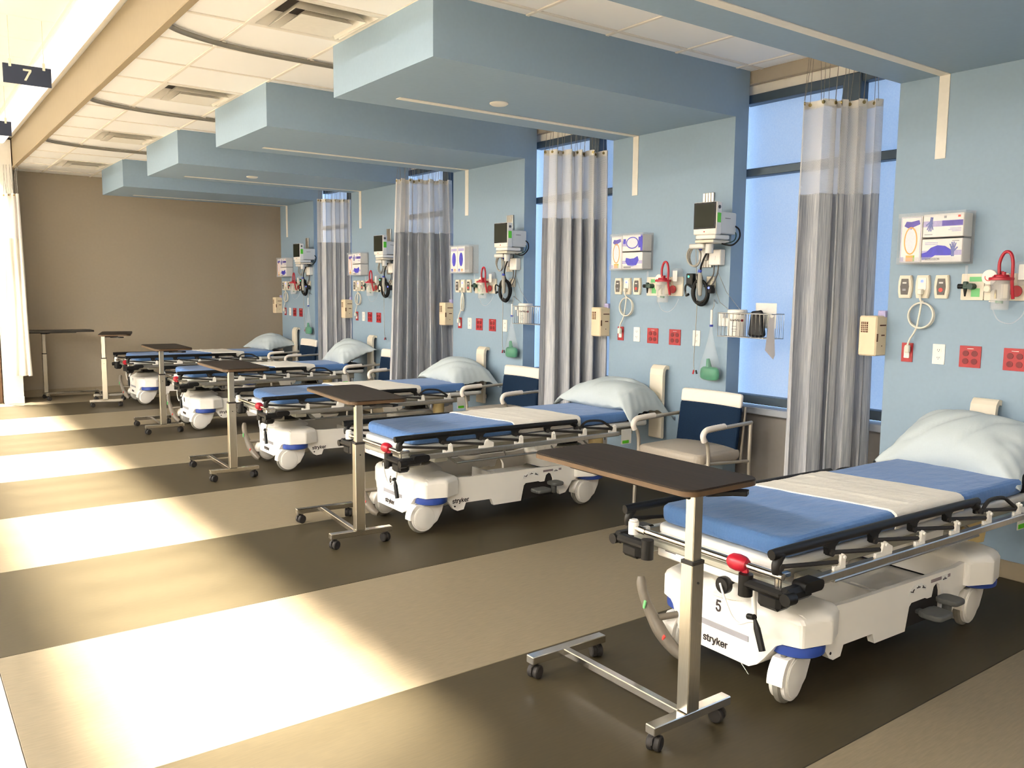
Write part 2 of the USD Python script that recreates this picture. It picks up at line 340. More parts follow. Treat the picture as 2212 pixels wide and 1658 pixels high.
# block beside the far end of the aisle: white pier, door
w = wall('wall_pier', box(-3.69, -3.475, 12.75, YB, 0, ZU), m_white_wall)
part(w, 'plinth', box(-3.70, -3.47, 12.742, 12.76, 0, .09, .003), m_white_wall, False)
d = structure('door_1')
part(d, 'door_leaf', box(-4.75, -3.80, 12.98, 13.02, 0, 2.1, .003), m_door, False)
part(d, 'jamb', box(-3.80, -3.70, 12.93, 13.05, 0, 2.14, .004), m_jamb, False)
part(d, 'lintel', box(-4.85, -3.70, 12.93, 13.05, 2.14, 2.24, .004), m_jamb, False)
part(d, 'handle', cyl((-3.9, 12.94, 1.0), (-4.02, 12.94, 1.0), .01), m_brushed)
wall('wall_door', box(XL, -3.70, 13.06, YB, 0, ZU), m_white_wall)
# window wall: low wall, sill, mullions and panes in every recess between the panels
lw = structure('wall_window')
part(lw, 'low_wall', box(XW, XW+.12, Y0, P*4+YF-.1, 0, .672), m_lowwall, False)
part(lw, 'end_wall', box(XW, XW+.12, Y0, -1.0, .672, ZU), m_white_wall, False)
part(lw, 'end_return', box(.34, .46, P*4+YF-.3, YB, 0, ZU), m_tanwall, False)
part(lw, 'header', box(XW, XW+.25, -1.0, P*4+YF-.1, 2.935, ZU), m_strip, False)
part(lw, 'blind_pocket', box(XW-.05, XW+.0, -1.0, P*4+YF-.1, 3.0, ZC+.03, .004), m_tanwall, False)
bs = structure('baseboard_right'); part(bs, 'base_strip', box(XW-.012, XW, Y0, P*4+YF-.1, 0, .1, .003), m_base, False)
for k in range(-1, 4):
    a, b_ = P*k+YF-.08, P*(k+1)+YN+.08
    w = structure(f'window_{k+2}')
    part(w, 'sill', box(XW-.07, XW+.08, a, b_, .672, .722, .006), m_sill, False)
    part(w, 'head_rail', box(XW-.02, XW+.06, a, b_, 2.872, 2.935, .004), m_dark_frame, False)
    part(w, 'bottom_rail', box(XW-.02, XW+.06, a, b_, .738, .80, .004), m_dark_frame, False)
    part(w, 'transom', box(XW-.03, XW+.05, a, b_, 2.362, 2.42, .005), m_dark_frame, False)
    part(w, 'mullion', box(XW-.035, XW+.055, P*k+3.13, P*k+3.26, .738, 2.93, .005), m_dark_frame, False)
    part(w, 'pane', box(XW+.13, XW+.136, a, b_, .722, 2.935), m_glass, False)
    if k >= 0:
        rs = thing('roller_shade', f'translucent pale blue roller shade behind the {BAY[k]} hanging curtain', 'window shade', group=None)
        part(rs, 'shade_cloth', box(XW+.075, XW+.077, a-.2, b_+.2, .775, 2.93), m_shade, False)
        part(rs, 'hem_bar', box(XW+.07, XW+.082, a-.2, b_+.2, .76, .776, .003), m_dark_frame, False)
    else:
        part(w, 'shade_cloth', box(XW+.075, XW+.077, -1.0, b_, .725, 2.93), m_shade, False)
# head wall panels and canopies
LC = 2.456
for k in range(5):
    y0, y1 = P*k+YN, P*k+YF
    w = structure(f'wall_bay_{k+1}')
    part(w, 'panel', box(0, .14, y0, y1, 0, ZB+.002), m_blue, False)
    part(w, 'canopy', box(-LC, .14, y0, y1, ZB, ZC+.01), m_blue, False)
    part(w, 'base_strip', box(-.012, 0, y0, y1, 0, .1, .003), m_base, False)
    t = structure(f'trim_{k+2}')
    part(t, 'strip', box(-2.13, 0, P*k+2.482, P*k+2.542, ZB-.004, ZB+.001, .001), m_strip, False)
    part(t, 'strip', box(-.005, .001, P*k+2.482, P*k+2.542, 2.302, ZB-.003, .001), m_strip, False)
    if k in (1, 3):
        solo('canopy_sensor', lathe([(0, ZB), (.062, ZB), (.062, ZB-.006), (.05, ZB-.014), (0, ZB-.016)], 28, (-1.535, P*k+2.05+.18*(k == 1), 0)), m_strip,
             f'round white cover plate on the underside of the {BAY[k]} blue canopy', 'ceiling sensor')
# ceiling air vents: square stepped cones in the place of a tile
def vent_mesh():
    s0 = .296; out = {}
    fr = man(box(-s0, s0, -s0, s0, 0, .012))-mbox(-.27, .27, -.27, .27, -.1, .1)
    out['frame'] = fr
    def coneshell(a0, a1, z0, z1, t):
        o = m3.Manifold.hull_points(np.array([(sx*a, sy*a, z) for a, z in ((a0, z0), (a1, z1)) for sx in (-1, 1) for sy in (-1, 1)]))
        i = m3.Manifold.hull_points(np.array([(sx*(a-t), sy*(a-t), z) for a, z in ((a0, z0-.001), (a1, z1+.001)) for sx in (-1, 1) for sy in (-1, 1)]))
        return o-i
    out['outer_cone'] = coneshell(.272, .20, .0, .075, .004)
    out['middle_cone'] = coneshell(.215, .15, -.022, .05, .004)
    out['inner_cone'] = m3.Manifold.hull_points(np.array([(sx*a, sy*a, z) for a, z in ((.158, -.03), (.09, .03)) for sx in (-1, 1) for sy in (-1, 1)]))
    out['dark_throat'] = mbox(-.21, .21, -.21, .21, .076, .09)
    return out
V = vent_mesh()
for k in range(4):
    v = thing('air_vent', f'white square stepped ceiling air vent, {["nearest of the row", "second of the row", "third of the row", "farthest of the row"][k]} along the bays', 'air vent', (-2.75, 5.1+2.44*k-.305, ZC), group=None)
    for n, g_ in V.items(): part(v, n, g_, m_grille if n == 'dark_throat' else m_strip, 30)
# linear luminaire over the aisle
lm = thing('linear_ceiling_light', 'long glowing warm white ceiling light running along the aisle beside the bay ceiling edge', 'ceiling light')
part(lm, 'housing', box(LAMP_X0-.012, LAMP_X1+.008, LAMP_Y0-.01, LAMP_Y1+.01, LAMP_Z+.035, ZU+.004, .004), m_strip, False)
yy = [(-.10, .036), (-.10, .012), (-.08, 0), (.08, 0), (.10, .012), (.10, .036)]
part(lm, 'lens', ext(Polygon(yy), LAMP_Y1-LAMP_Y0, ((LAMP_X0+LAMP_X1)/2, LAMP_Y1, LAMP_Z), (1, 0, 0), (0, 0, 1)), m_lens, False)
# unseen troffers, out of view left of the aisle, placed to light the bay walls
for x in (-7.0, -9.6):
    for y in (-.8, 2.2, 5.0, 8.0, 11.0)[x < -8:]:
        part(ce, 'unseen_troffer_frame', mv(man(box(-.31, .31, -.62, .62, -.012, .003))-mbox(-.285, .285, -.595, .595, -.1, .1), x, y, ZU), m_strip, False)
        part(ce, 'unseen_troffer_diffuser', mv(box(-.285, .285, -.595, .595, -.008, .0), x, y, ZU), m_unseen_troffer, False)
# hanging bay number signs
for n, y in ((7, 7.0), (8, 9.44)):
    s = thing('bay_sign', f'dark navy hanging sign reading {n}, {"the larger one" if n == 7 else "half cut off by the left picture edge"}', 'sign', (-3.965, y, 2.95), group=None)
    part(s, 'board', box(-.15, .15, -.004, .004, 0, .132, .002), m_signblue, False)
    tt = meshkit.text_mesh(str(n), .075, .002, True); c_ = tt.bounds.mean(0)
    part(s, 'numeral', place(mv(tt, -c_[0], 0, 0), (0, -.004, .03), **SIDE), m_signwhite, False)
    for x in (-.105, .105):
        part(s, 'hanger', [box(x-.009, x+.009, -.006, .006, .112, .165, .002), cyl((x, 0, .16), (x, 0, ZU-2.945), .0022, 8)], m_clear if 0 else m_signwhite)
# curtain tracks: straight out from the window wall, curving into the fascia
for k in range(4):
    y = P*k+3.18
    t = thing('curtain_track', f'grey ceiling curtain track curving to the fascia, {["nearest, mostly hidden by the blue canopies", "second from the camera, the longest in view", "third from the camera", "farthest in view"][k]}', 'curtain track', group=None)
    pts = [(.02, y-.30), (-.06, y-.22), (-.2, y-.06), (-.42, y), (-2.1, y), (-2.75, y-.015), (-3.08, y-.07), (-3.3, y-.16), (-3.41, y-.24), (-3.432, y-.30)]
    pp = spline([(a, b, ZC-.016) for a, b in pts], 8)
    part(t, 'rail', tube(pp, .0165, 8), m_track, 60)
    for x in (-.62, -1.2, -1.83, -2.445, -3.055):
        q = pp[np.argmin(abs(pp[:, 0]-x))]
        part(t, 'clip', box(q[0]-.014, q[0]+.014, q[1]-.022, q[1]+.022, ZC-.006, ZC+.001, .002), m_tbar, False)
# ------------------------------------------------------------------ stretchers (local x: foot -, head +; local y: near side -)
def wrinkle(v, amp, sc, seed, z0=.62, band=.06):
    n = meshkit.fbm(v*np.array(sc), 3, seed)-.5
    w = np.clip((v[:, 2]-(z0-band))/band, 0, 1)
    v = v.copy(); v[:, 2] += amp*n*w; return v
def mattress_mesh(seed):
    s = slab(-.94, .93, -.32, .32, .578, .655, .06, .026).refine_to_length(.035)
    def fn(v):
        v = wrinkle(v, .007, (5, 11, 4), seed)
        side = np.clip((np.abs(v[:, 1])-.28)/.04, 0, 1)
        v[:, 1] += np.sign(v[:, 1])*side*.010*(meshkit.fbm(v*np.array([14, 2, 22.]), 3, seed+5)-.5)
        sag = np.clip(.02*np.sin((v[:, 0]+.9)*1.7), -.01, .01)*.3
        v[:, 2] += sag*np.clip((v[:, 2]-.6)/.05, 0, 1); return v
    return warp(s, fn)
def sheet_mesh(x0, x1, seed, skew=.03):
    out = slab(-.95, .95, -.329, .329, .57, .664, .065, .032).refine_to_length(.03)
    inn = slab(-.95, .95, -.322, .322, .5, .6565, .06, .03)
    band = mbox(x0, x1, -.5, .5, .585, .8)
    s = (out-inn)^band
    s = s.refine_to_length(.02)
    def fn(v):
        v = wrinkle(v, .010, (9, 4, 3), seed)
        up = np.clip((v[:, 2]-.64)/.02, 0, 1)
        for q, a in ((.30, .004), (.68, .0025)): v[:, 2] += a*up*np.exp(-((v[:, 0]-x0-(x1-x0)*q+.02*v[:, 1])/.014)**2)
        v[:, 0] += -v[:, 1]*skew/.3+.012*(meshkit.fbm(v*np.array([2, 9, 5.]), 2, seed+3)-.5)
        side = np.clip((np.abs(v[:, 1])-.3)/.03, 0, 1)
        v[:, 1] += np.sign(v[:, 1])*side*(.004+.016*meshkit.fbm(v*np.array([22, 1, 6.]), 3, seed+7)-.006)
        return v
    return warp(s, fn)
HX, HV, RX = -.77, .265, .10          # front castor post, half track, ring radius
RXB = .56                             # rear castor post
def base_shell():
    def hood(s, x_end, x_post, x_in, nose):
        # s=-1 foot, +1 head
        c = [(x_post, -HV, RX), (x_post, HV, RX)]
        blob = [Point(a, b).buffer(r, quad_segs=8) for a, b, r in c]
        front = sbox(min(x_end, x_in), -.2, max(x_end, x_in), .2)
        prof = Polygon([(x_end, -.17), (x_end, .17), (x_post-s*-.085 if 0 else x_post+s*.07, HV+.07), (x_post-s*.05, HV+RX), (x_in, HV+RX-.045), (x_in, -(HV+RX-.045)), (x_post-s*.05, -(HV+RX)), (x_post+s*.07, -HV-.07)])
        pl = union_all([prof.buffer(.02, quad_segs=4)]+blob).buffer(.03).buffer(-.03)
        def ringpts(p, z):
            return [(x, y, z) for x, y in p.exterior.coords]
        lay = [(pl.buffer(-.012), .10), (pl, .14), (pl, .325), (pl.buffer(-.012), .35), (pl.buffer(-.035), .362)]
        m = None
        lo = man(ext(pl, .225, (0, 0, .10))); tops = []
        for (a, za), (b, zb) in zip(((pl, .325), (pl.buffer(-.009), .343), (pl.buffer(-.026), .356)), ((pl.buffer(-.009), .343), (pl.buffer(-.026), .356), (pl.buffer(-.055), .364))):
            n = 120
            pa = np.array([a.exterior.interpolate(t, normalized=True).coords[0] for t in np.arange(n)/n]); pb = np.array([b.exterior.interpolate(t, normalized=True).coords[0] for t in np.arange(n)/n])
            ca, cb = pa.mean(0), pb.mean(0)
            sh = np.argmin(((pb-pa[0])**2).sum(1)); pb = np.roll(pb, -sh, 0)
            Vv = np.vstack([np.c_[pa, np.full(n, za)], np.c_[pb, np.full(n, zb)], [[*ca, za]], [[*cb, zb]]]); Fc = []
            for i in range(n):
                j = (i+1) % n; Fc += [(i, j, n+j), (i, n+j, n+i), (2*n, j, i), (2*n+1, n+i, n+j)]
            t = trimesh.Trimesh(Vv, np.array(Fc), process=False)
            if t.volume < 0: t.invert()
            tops.append(man(t))
        m = m3.Manifold.batch_boolean([lo]+tops, m3.OpType.Add)
        # wheel arches: cut below the wings, leave the shield-shaped nose
        if nose:
            vz = [(-.5, .238), (-.285, .238), (-.262, .226), (-.225, .17), (-.20, .138), (-.17, .122), (.17, .122), (.20, .138), (.225, .17), (.262, .226), (.285, .238), (.5, .238), (.5, .5), (-.5, .5)]
        else:
            vz = [(-.5, .225), (.5, .225), (.5, .5), (-.5, .5)]
        m = m ^ man(ext(Polygon(vz), 3.0, (-1.5, 0, 0), (0, 1, 0), (0, 0, 1)))
        neck = m3.Manifold.batch_hull([m3.Manifold.cylinder(.002, .19, .19, 28).translate((x_post-s*.02, 0, .355)), m3.Manifold.cylinder(.002, .125, .125, 28).translate((x_post-s*.02, 0, .398))])
        return m+neck
    a = hood(-1, -.905, HX, -.62, True); b = hood(1, .70, RXB, .40, False)
    side = Polygon([(-.70, .338), (-.62, .338), (-.5, .332), (.3, .322), (.45, .34), (.45, .225), (.36, .20), (.325, .15), (.30, .122), (.25, .115), (.235, .15), (.195, .15), (.19, .235), (.175, .268), (.15, .282), (.125, .268), (.112, .225), (.075, .225), (.06, .232), (-.05, .232), (-.066, .218), (-.09, .115), (-.315, .117), (-.335, .162), (-.535, .165), (-.552, .122), (-.60, .118), (-.625, .13), (-.68, .2), (-.70, .24)])
    tub = man(ext(side, .63, (0, .315, 0), (1, 0, 0), (0, 0, 1)))
    tub = tub-mbox(-.60, .42, -.292, .292, .20, .5)-mbox(-.9, .6, -.285, .285, 0, .192)
    flo = mbox(-.62, .43, -.295, .295, .192, .202)
    div = m3.Manifold.hull_points(np.array([(x, y, z) for x, z in ((-.255, .2), (-.225, .2), (-.232, .305), (-.25, .305)) for y in (-.292, .05)]+[(x, .02, .2) for x in (-.05,)]))
    blk = m3.Manifold.hull_points(np.array([(x, y, z) for x in (-.24, .10) for y in (-.29, -.05) for z in (.2,)]+[(x, y, .30) for x in (-.20, .06) for y in (-.285, -.12)]))
    return m3.Manifold.batch_boolean([a, b, tub, flo, div], m3.OpType.Add), blk
SHELL, BLOCK = base_shell()
SHELL = tm(SHELL); SHELL.merge_vertices()
def castor_meshes():
    """swivel post at origin, wheel trailing to -x"""
    w, t = -.068, {}
    t['ring'] = lathe([(0, .190), (.096, .190), (.105, .196), (.107, .213), (.105, .232), (.096, .238), (0, .238)], 36)
    circ = Point(w, .105).buffer(.087, quad_segs=12)
    horn = Polygon([(-.035, .215), (.078, .215), (.080, .185), (.066, .13), (.03, .07), (w+.02, .022), (w-.02, .10), (-.05, .185)])
    pl = circ.union(horn).buffer(.012).buffer(-.012)
    layers = []
    for s in (-1, 1):
        layers += [ext(pl, .018, (0, s*.030+(.018 if s < 0 else 0)-(.0 if s < 0 else 0), 0), (1, 0, 0), (0, 0, 1)), ext(pl.buffer(-.012), .006, (0, s*.030+(.0 if s < 0 else .006), 0), (1, 0, 0), (0, 0, 1))]
    top = man(ext(sbox(-.035, .17, .078, .215), .07, (0, .035, 0), (1, 0, 0), (0, 0, 1)))
    body = ext(pl.intersection(union_all([sbox(w+.025, -1, 1, 1), sbox(-1, .135, 1, 1)])).union(Point(w, .105).buffer(.104, quad_segs=12).intersection(sbox(w-.2, .10, w+.06, .19))), .062, (0, .031, 0), (1, 0, 0), (0, 0, 1))
    t['fork_cover'] = cat(layers+[top, body])
    tyre = lathe([(.03, -.016), (.088, -.016), (.098, -.010), (.1005, 0), (.098, .010), (.088, .016), (.03, .016)], 40)
    t['tyre'] = mv(rot(tyre, PI/2, 'x'), w, 0, .1015)
    t['hub'] = cat([mv(rot(lathe([(0, -.043), (.03, -.042), (.07, -.038), (.08, -.03), (.08, .03), (.07, .038), (.03, .042), (0, .043)], 32), PI/2, 'x'), w, 0, .105)])
    return t
CAST = castor_meshes()
RAIL_V = .40
def side_rail(s):
    """folded side rail on side s (-1 near, +1 far)"""
    y = s*RAIL_V; o = {}
    o['rail_bar'] = [box(-.985, .72, y-.016, y+.016, .502, .532, .004)]
    top = spline([(-1.052, s*.374, .570), (-1.054, s*.373, .600), (-1.03, s*.371, .630), (-.975, s*.368, .640), (.24, s*.368, .632), (.30, s*.37, .625), (.335, s*.372, .605), (.34, s*.373, .58)], 6)
    tt = tube(top, .0185, 10); v = np.array(tt.vertices); v[:, 1] = s*.37+(v[:, 1]-s*.37)*.9; tt.vertices = v
    o['grab_rail'] = [tt]
    lugs = [-1.045, -.75, -.47, -.19, .08, .34]; br = [-.715, -.44, -.165, .11, .39, .67]
    for x in lugs[1:5]: o['grab_rail'].append(ext(Polygon([(x-.05, .632), (x+.055, .632), (x+.026, .612), (x+.022, .588), (x-.018, .588), (x-.02, .612)]), .02, (0, s*.372+.01, 0), (1, 0, 0), (0, 0, 1)))
    o['strut'] = [cat([cyl((a, s*.376, .592), (b-.012, s*.392, .556), .0085, 8), cyl((a, s*.376-.014, .592), (a, s*.376+.014, .592), .013, 12)]) for a, b in zip(lugs, br)]
    o['bracket'] = []
    for i, x in enumerate(br):
        if i == 1: pl = Polygon([(-.055, 0), (-.05, .018), (-.012, .018), (.0, .05), (.016, .056), (.03, .046), (.062, .03), (.06, 0)])
        else: pl = Polygon([(-.045, 0), (-.045, .018), (-.032, .018), (-.022, .008), (-.006, .014), (-.002, .05), (.012, .056), (.024, .048), (.026, 0)])
        o['bracket'].append(cat([ext(affinity.translate(pl, x, .53), .010, (0, y-.004+.010, 0), (1, 0, 0), (0, 0, 1)), cyl((x+.012, y-.012, .574), (x+.012, y+.014, .574), .006, 10)]))
    o['handle_loop'] = tube(spline([(.37, s*.378, .575), (.40, s*.38, .61), (.45, s*.38, .628), (.56, s*.38, .62), (.62, s*.385, .59), (.665, s*.392, .56)], 5), .0085, 8)
    return o
def bumper(s):
    y = s*.42
    a = [box(-1.075, -.93, y-.022, y+.030, .478, .528, .014), box(-1.085, -1.035, min(s*.25, y), max(s*.25, y), .488, .522, .012), cyl((-1.062, s*.25, .455), (-1.062, s*.25, .535), .026, 18), box(-1.07, -.99, min(s*.30, s*.40), max(s*.30, s*.40), .435, .495, .014),
         ext(rrect(-.99, -.88, .500, .540, .018), .055, (0, y+.028, 0), (1, 0, 0), (0, 0, 1)), cyl((-1.085, s*.435, .497), (-1.04, s*.435, .497), .022, 14)]
    return a
def stretcher(label, y, yaw, number, castors, seed, side_logo=True, x=-1.35, sheet=(-.28, .33)):
    R = thing('stretcher', label, 'hospital stretcher', (x, y, 0), yaw)
    part(R, 'base_shell', SHELL, m_white, 32)
    part(R, 'tray_block', BLOCK, m_white, 32)
    part(R, 'mattress', mattress_mesh(seed), m_bluesheet, 60, label='blue fitted sheet over a thin mattress')
    part(R, 'mattress_end', slab(.90, 1.13, -.315, .315, .575, .64, .05, .02), m_black, 40, label='bare black end of the mattress under the pillow')
    part(R, 'deck', slab(-.96, 1.12, -.318, .318, .535, .575, .06, .014), m_grey_deck, 40)
    part(R, 'litter_frame', [box(-.95, 1.0, s*.24-.02, s*.24+.02, .470, .536, .006) for s in (-1, 1)]+[box(a-.03, a+.03, -.24, .24, .475, .53, .006) for a in (-.7, -.1, .5, .95)]+[box(-1.0, -.96, -.40, .40, .49, .52, .006), box(-.985, -.90, -.38, -.30, .455, .49, .005), box(-.985, -.9, .30, .38, .455, .49, .005), box(-.80, -.70, -.36, -.26, .465, .492, .005)], m_grey_frame, 35)
    fb = part(R, 'foot_beam', box(-.985, -.945, -.30, .27, .452, .548, .006), m_white, 30)
    part(fb, 'label_plate', box(-.9862, -.985, .05, .25, .47, .53), m_paper, False)
    part(fb, 'printed_marks', [box(-.9866, -.986, .2-.012*i, .235-.004*i, .515-.011*i, .518-.011*i) for i in range(4)]+[box(-.9866, -.986, .065, .085, .488, .508)]+[box(-.9866, -.985, -.19-.05, -.155, .492, .4985), box(-.9866, -.985, -.22, -.20, .50, .508), box(-.9866, -.985, -.235, -.225, .470, .478), box(-.9866, -.985, -.18, -.16, .470, .475)], m_ink, False)
    # lift columns
    for xx in (-.75, .54):
        part(R, 'lift_column', [lathe([(0, .39), (.11, .39), (.115, .402), (.10, .412), (.0, .412)], 28, (xx, 0, 0)), box(xx-.10, xx+.10, -.08, .08, .448, .474, .006)], m_grey_frame, 40)
        part(R, 'column_boot', [slab(xx-.085, xx+.085, -.075, .075, .408, .452, .03, .006)], m_black, 40)
    part(R, 'rear_holder', [lathe([(0, .36), (.05, .36), (.055, .40), (.055, .47), (.05, .475), (0, .475)], 24, (.68, -.20, 0))], m_tan, 40, label='tan holder under the head end')
    part(R, 'storage_tube', [tube([(-.6, -.30, .432), (.52, -.30, .432)], .0075, 8), tube([(-.6, -.30, .432), (-.62, -.2, .47)], .0075, 8), tube([(.52, -.3, .432), (.54, -.2, .47)], .0075, 8), tube([(-.2, -.30, .432), (-.2, -.25, .48)], .006, 8), tube([(.2, -.30, .432), (.2, -.25, .48)], .006, 8)], m_alu, 40)
    part(R, 'tray_mount', [ext(Polygon([(.05, .50), (.26, .50), (.25, .455), (.15, .41), (.07, .44)]), .012, (0, -.262, 0), (1, 0, 0), (0, 0, 1)), cyl((.15, -.277, .447), (.15, -.27, .447), .011, 12)], m_white, 35)
    part(R, 'tray_dome', [lathe([(0, .40), (.05, .41), (.075, .43), (.08, .447), (0, .452)], 24, (-.40, -.14, 0))], m_white, 40)
    # foot end push bar, red knob, corner posts and bumpers
    part(R, 'push_bar', [cyl((-1.05, -.40, .562), (-1.05, .34, .562), .0125, 14), cyl((-1.05, .27, .562), (-1.05, .31, .562), .016, 14), box(-1.05, -.985, -.385, -.365, .548, .566, .003), cyl((-1.05, -.372, .515), (-1.05, -.372, .57), .006, 8), cyl((-1.05, -.388, .515), (-1.05, -.388, .57), .006, 8)], m_chrome, 40)
    part(R, 'corner_post', [cyl((-1.05, .345, .535), (-1.05, .345, .588), .022, 20), lathe([(0, .588), (.016, .588), (.02, .592), (.016, .597), (0, .597)], 20, (-1.05, .345, 0)), box(-1.045, -.97, .325, .345, .535, .56, .004)], m_white, 40)
    part(R, 'release_knob', [mv(rot(lathe([(0, -.04), (.02, -.04), (.029, -.026), (.032, 0), (.029, .026), (.02, .04), (0, .04)], 24), PI/2, 'x'), -1.05, -.205, .562), box(-1.062, -1.04, -.25, -.225, .525, .55, .006)], m_red, 40)
    for s in (-1, 1): part(R, 'corner_bumper', bumper(s), m_black, 35)
    for s in (-1, 1):
        sr = side_rail(s)
        rb = part(R, 'rail_bar', sr['rail_bar'], m_alu, False)
        gr = part(R, 'grab_rail', sr['grab_rail'], m_black, 40)
        for q in sr['strut']: part(gr, 'strut', q, m_rubber, 40)
        part(gr, 'handle_loop', sr['handle_loop'], m_rubber, 40)
        for q in sr['bracket']: part(rb, 'bracket', q, m_white, 35)
    # castors
    for (cx, cy), ang in zip(((HX, -HV), (HX, HV), (RXB, -HV), (RXB, HV)), castors):
        part(R, 'castor_ring', mv(CAST['ring'], cx, cy), m_bluering, 40)
        c = part(R, 'castor', mv(rot(CAST['fork_cover'], ang), cx, cy), m_white, 30)
        part(c, 'tyre', mv(rot(CAST['tyre'], ang), cx, cy), m_tyre, 40)
        part(c, 'hub', mv(rot(CAST['hub'], ang), cx, cy), m_white, 30)
    # foot hood print
    xf = -.9265
    tt = meshkit.text_mesh(number, .045, .0012, True); c_ = tt.bounds.mean(0); tt.apply_scale((.8, 1, 1))
    part(R, 'numeral', place(mv(tt, -c_[0]*.8, 0, 0), (xf, -.015, .29), **WALL), m_ink, False)
    part(R, 'hood_stripe', box(xf-.0012, xf+.002, -.165, .10, .216, .238), m_greystripe, False)
    part(R, 'hood_label', box(xf-.0012, xf+.002, .08, .16, .20, .27), m_paper, False)
    tt = meshkit.text_mesh('stryker', .028, .0012, True); w_ = tt.bounds[1, 0]
    part(R, 'lettering', place(tt, (xf, .06, .152), **WALL), m_ink, False)
    if side_logo:
        part(R, 'lettering', place(mv(rot(tt, 0), 0, 0, 0), (-.66+.02, -.3155, .172), **SIDE), m_ink, False)
    ys_ = -.3155
    part(R, 'symbol_strip', [box(-.03+.13, .26, ys_-.001, ys_+.002, .290, .304)], m_mauve, False)
    sp = [ext(Polygon([(-.075, .268), (-.075, .288), (-.03, .306), (-.03, .284)]), .0015, (0, ys_, 0), **SIDE), ext(sbox(-.029, .284, .018, .306), .0015, (0, ys_, 0), **SIDE), ext(Polygon([(.019, .306), (.019, .284), (.06, .266), (.062, .288)]), .0015, (0, ys_, 0), **SIDE), ext(sbox(.185, .282, .235, .305), .0022, (0, ys_, 0), **SIDE)]
    [part(R, 'symbol_plate', q, m_paper, False) for q in sp]
    part(R, 'printed_marks', [tube([(a, ys_-.0025, z), (b, ys_-.0025, z2)], .0022, 6) for a, z, b, z2 in ((-.065, .284, -.045, .278), (-.05, .279, -.038, .29), (-.018, .292, .008, .292), (-.005, .292, -.005, .299), (.028, .286, .05, .28), (.03, .293, .04, .283), (.195, .289, .225, .289), (.21, .292, .21, .298))]+[cyl((-.045, ys_-.001, .155), (-.045, ys_+.001, .155), .004, 8)]*0+[cyl((-.62, ys_-.001, .15), (-.62, ys_+.001, .15), .006, 10)], m_ink, False)
    # pedals
    part(R, 'side_pedal', [slab(-.03, .10, -.43, -.325, .172, .196, .03, .008), box(.01, .05, -.36, -.2, .168, .185, .004)], m_pad, 40)
    part(R, 'side_pedal', [slab(.115, .215, -.42, -.32, .205, .228, .03, .008), cyl((.16, -.36, .15), (.16, -.36, .21), .02, 12), box(.13, .17, -.34, -.2, .15, .17, .004)], m_pad, 40)
    part(R, 'pedal_slot', [box(-.06, .2, -.30, -.285, .12, .28)], m_rubber, False)
    pp = spline([(-1.005, .34, .345), (-1.012, .325, .30), (-1.012, .30, .25), (-1.0, .27, .19), (-.985, .22, .12), (-.965, .165, .07), (-.945, .125, .052)], 6)
    rr = np.interp(np.linspace(0, 1, len(pp)), [0, .1, .35, .5, .6, .9, 1], [.014, .021, .021, .026, .03, .024, .016])
    br = tube(pp, rr, 12)
    bp = part(R, 'brake_pedal', [br, cyl((-.99, .25, .19), (-.85, .2, .2), .014, 12)], m_lever, 50)
    part(bp, 'green_mark', mv(rot(box(-.004, .004, -.006, .006, -.018, .018, .002), .2, 'x'), -1.034, .285, .245), m_labelgreen, False)
    part(bp, 'red_mark', mv(rot(box(-.004, .004, -.006, .006, -.012, .012, .002), .6, 'x'), -1.005, .2, .125), m_reddot, False)
    # pole crank: black knob, thin white rod, folding handle
    part(R, 'crank_knob', [mv(rot(lathe([(0, -.016), (.028, -.016), (.033, -.01), (.033, .01), (.028, .016), (0, .016)], 24), PI/2, 'y'), -1.0, -.10, .437), cyl((-.985, -.10, .437), (-.90, -.10, .455), .012, 12)], m_black, 40)
    part(R, 'crank_rod', tube(spline([(-1.017, -.095, .445), (-1.03, -.13, .40), (-1.03, -.165, .345), (-1.028, -.20, .325), (-1.03, -.24, .345), (-1.03, -.275, .36)], 4), .0045, 8), m_white, 60)
    part(R, 'crank_hinge', [cyl((-.98, -.22, .455), (-1.02, -.262, .375), .009, 10), mv(rot(slab(-.018, .018, -.018, .018, -.012, .012, .008, .004), .5), -.965, -.20, .445)], m_white, 40)
    part(R, 'crank_handle', [tube([(-1.03, -.272, .365), (-1.032, -.285, .335), (-1.036, -.315, .262)], [.006, .0125, .0125], 12), tube([(-1.02, -.235, .362), (-1.03, -.27, .372)], .011, 10)], m_black, 50)
    part(R, 'chain_hook', tube([(-.80, -.02, .13), (-.80, -.025, .06), (-.83, -.10, .035)], .003, 6), m_chrome, 60)
    part(R, 'under_frame', [box(-.8, .6, -.2, .2, .15, .195, .005), box(-.80, -.70, -.2, .2, .14, .2, .005), box(.52, .62, -.2, .2, .165, .2, .005)], m_rubber, False)
    part(R, 'hang_tag', [ext(rrect(.80, .90, .42, .53, .004), .002, (0, -.345, 0), **SIDE)], m_paper, False)
    part(R, 'tag_patch', [ext(rrect(.81, .875, .425, .447, .004), .002, (0, -.347, 0), **SIDE)], m_green, False)
    return R
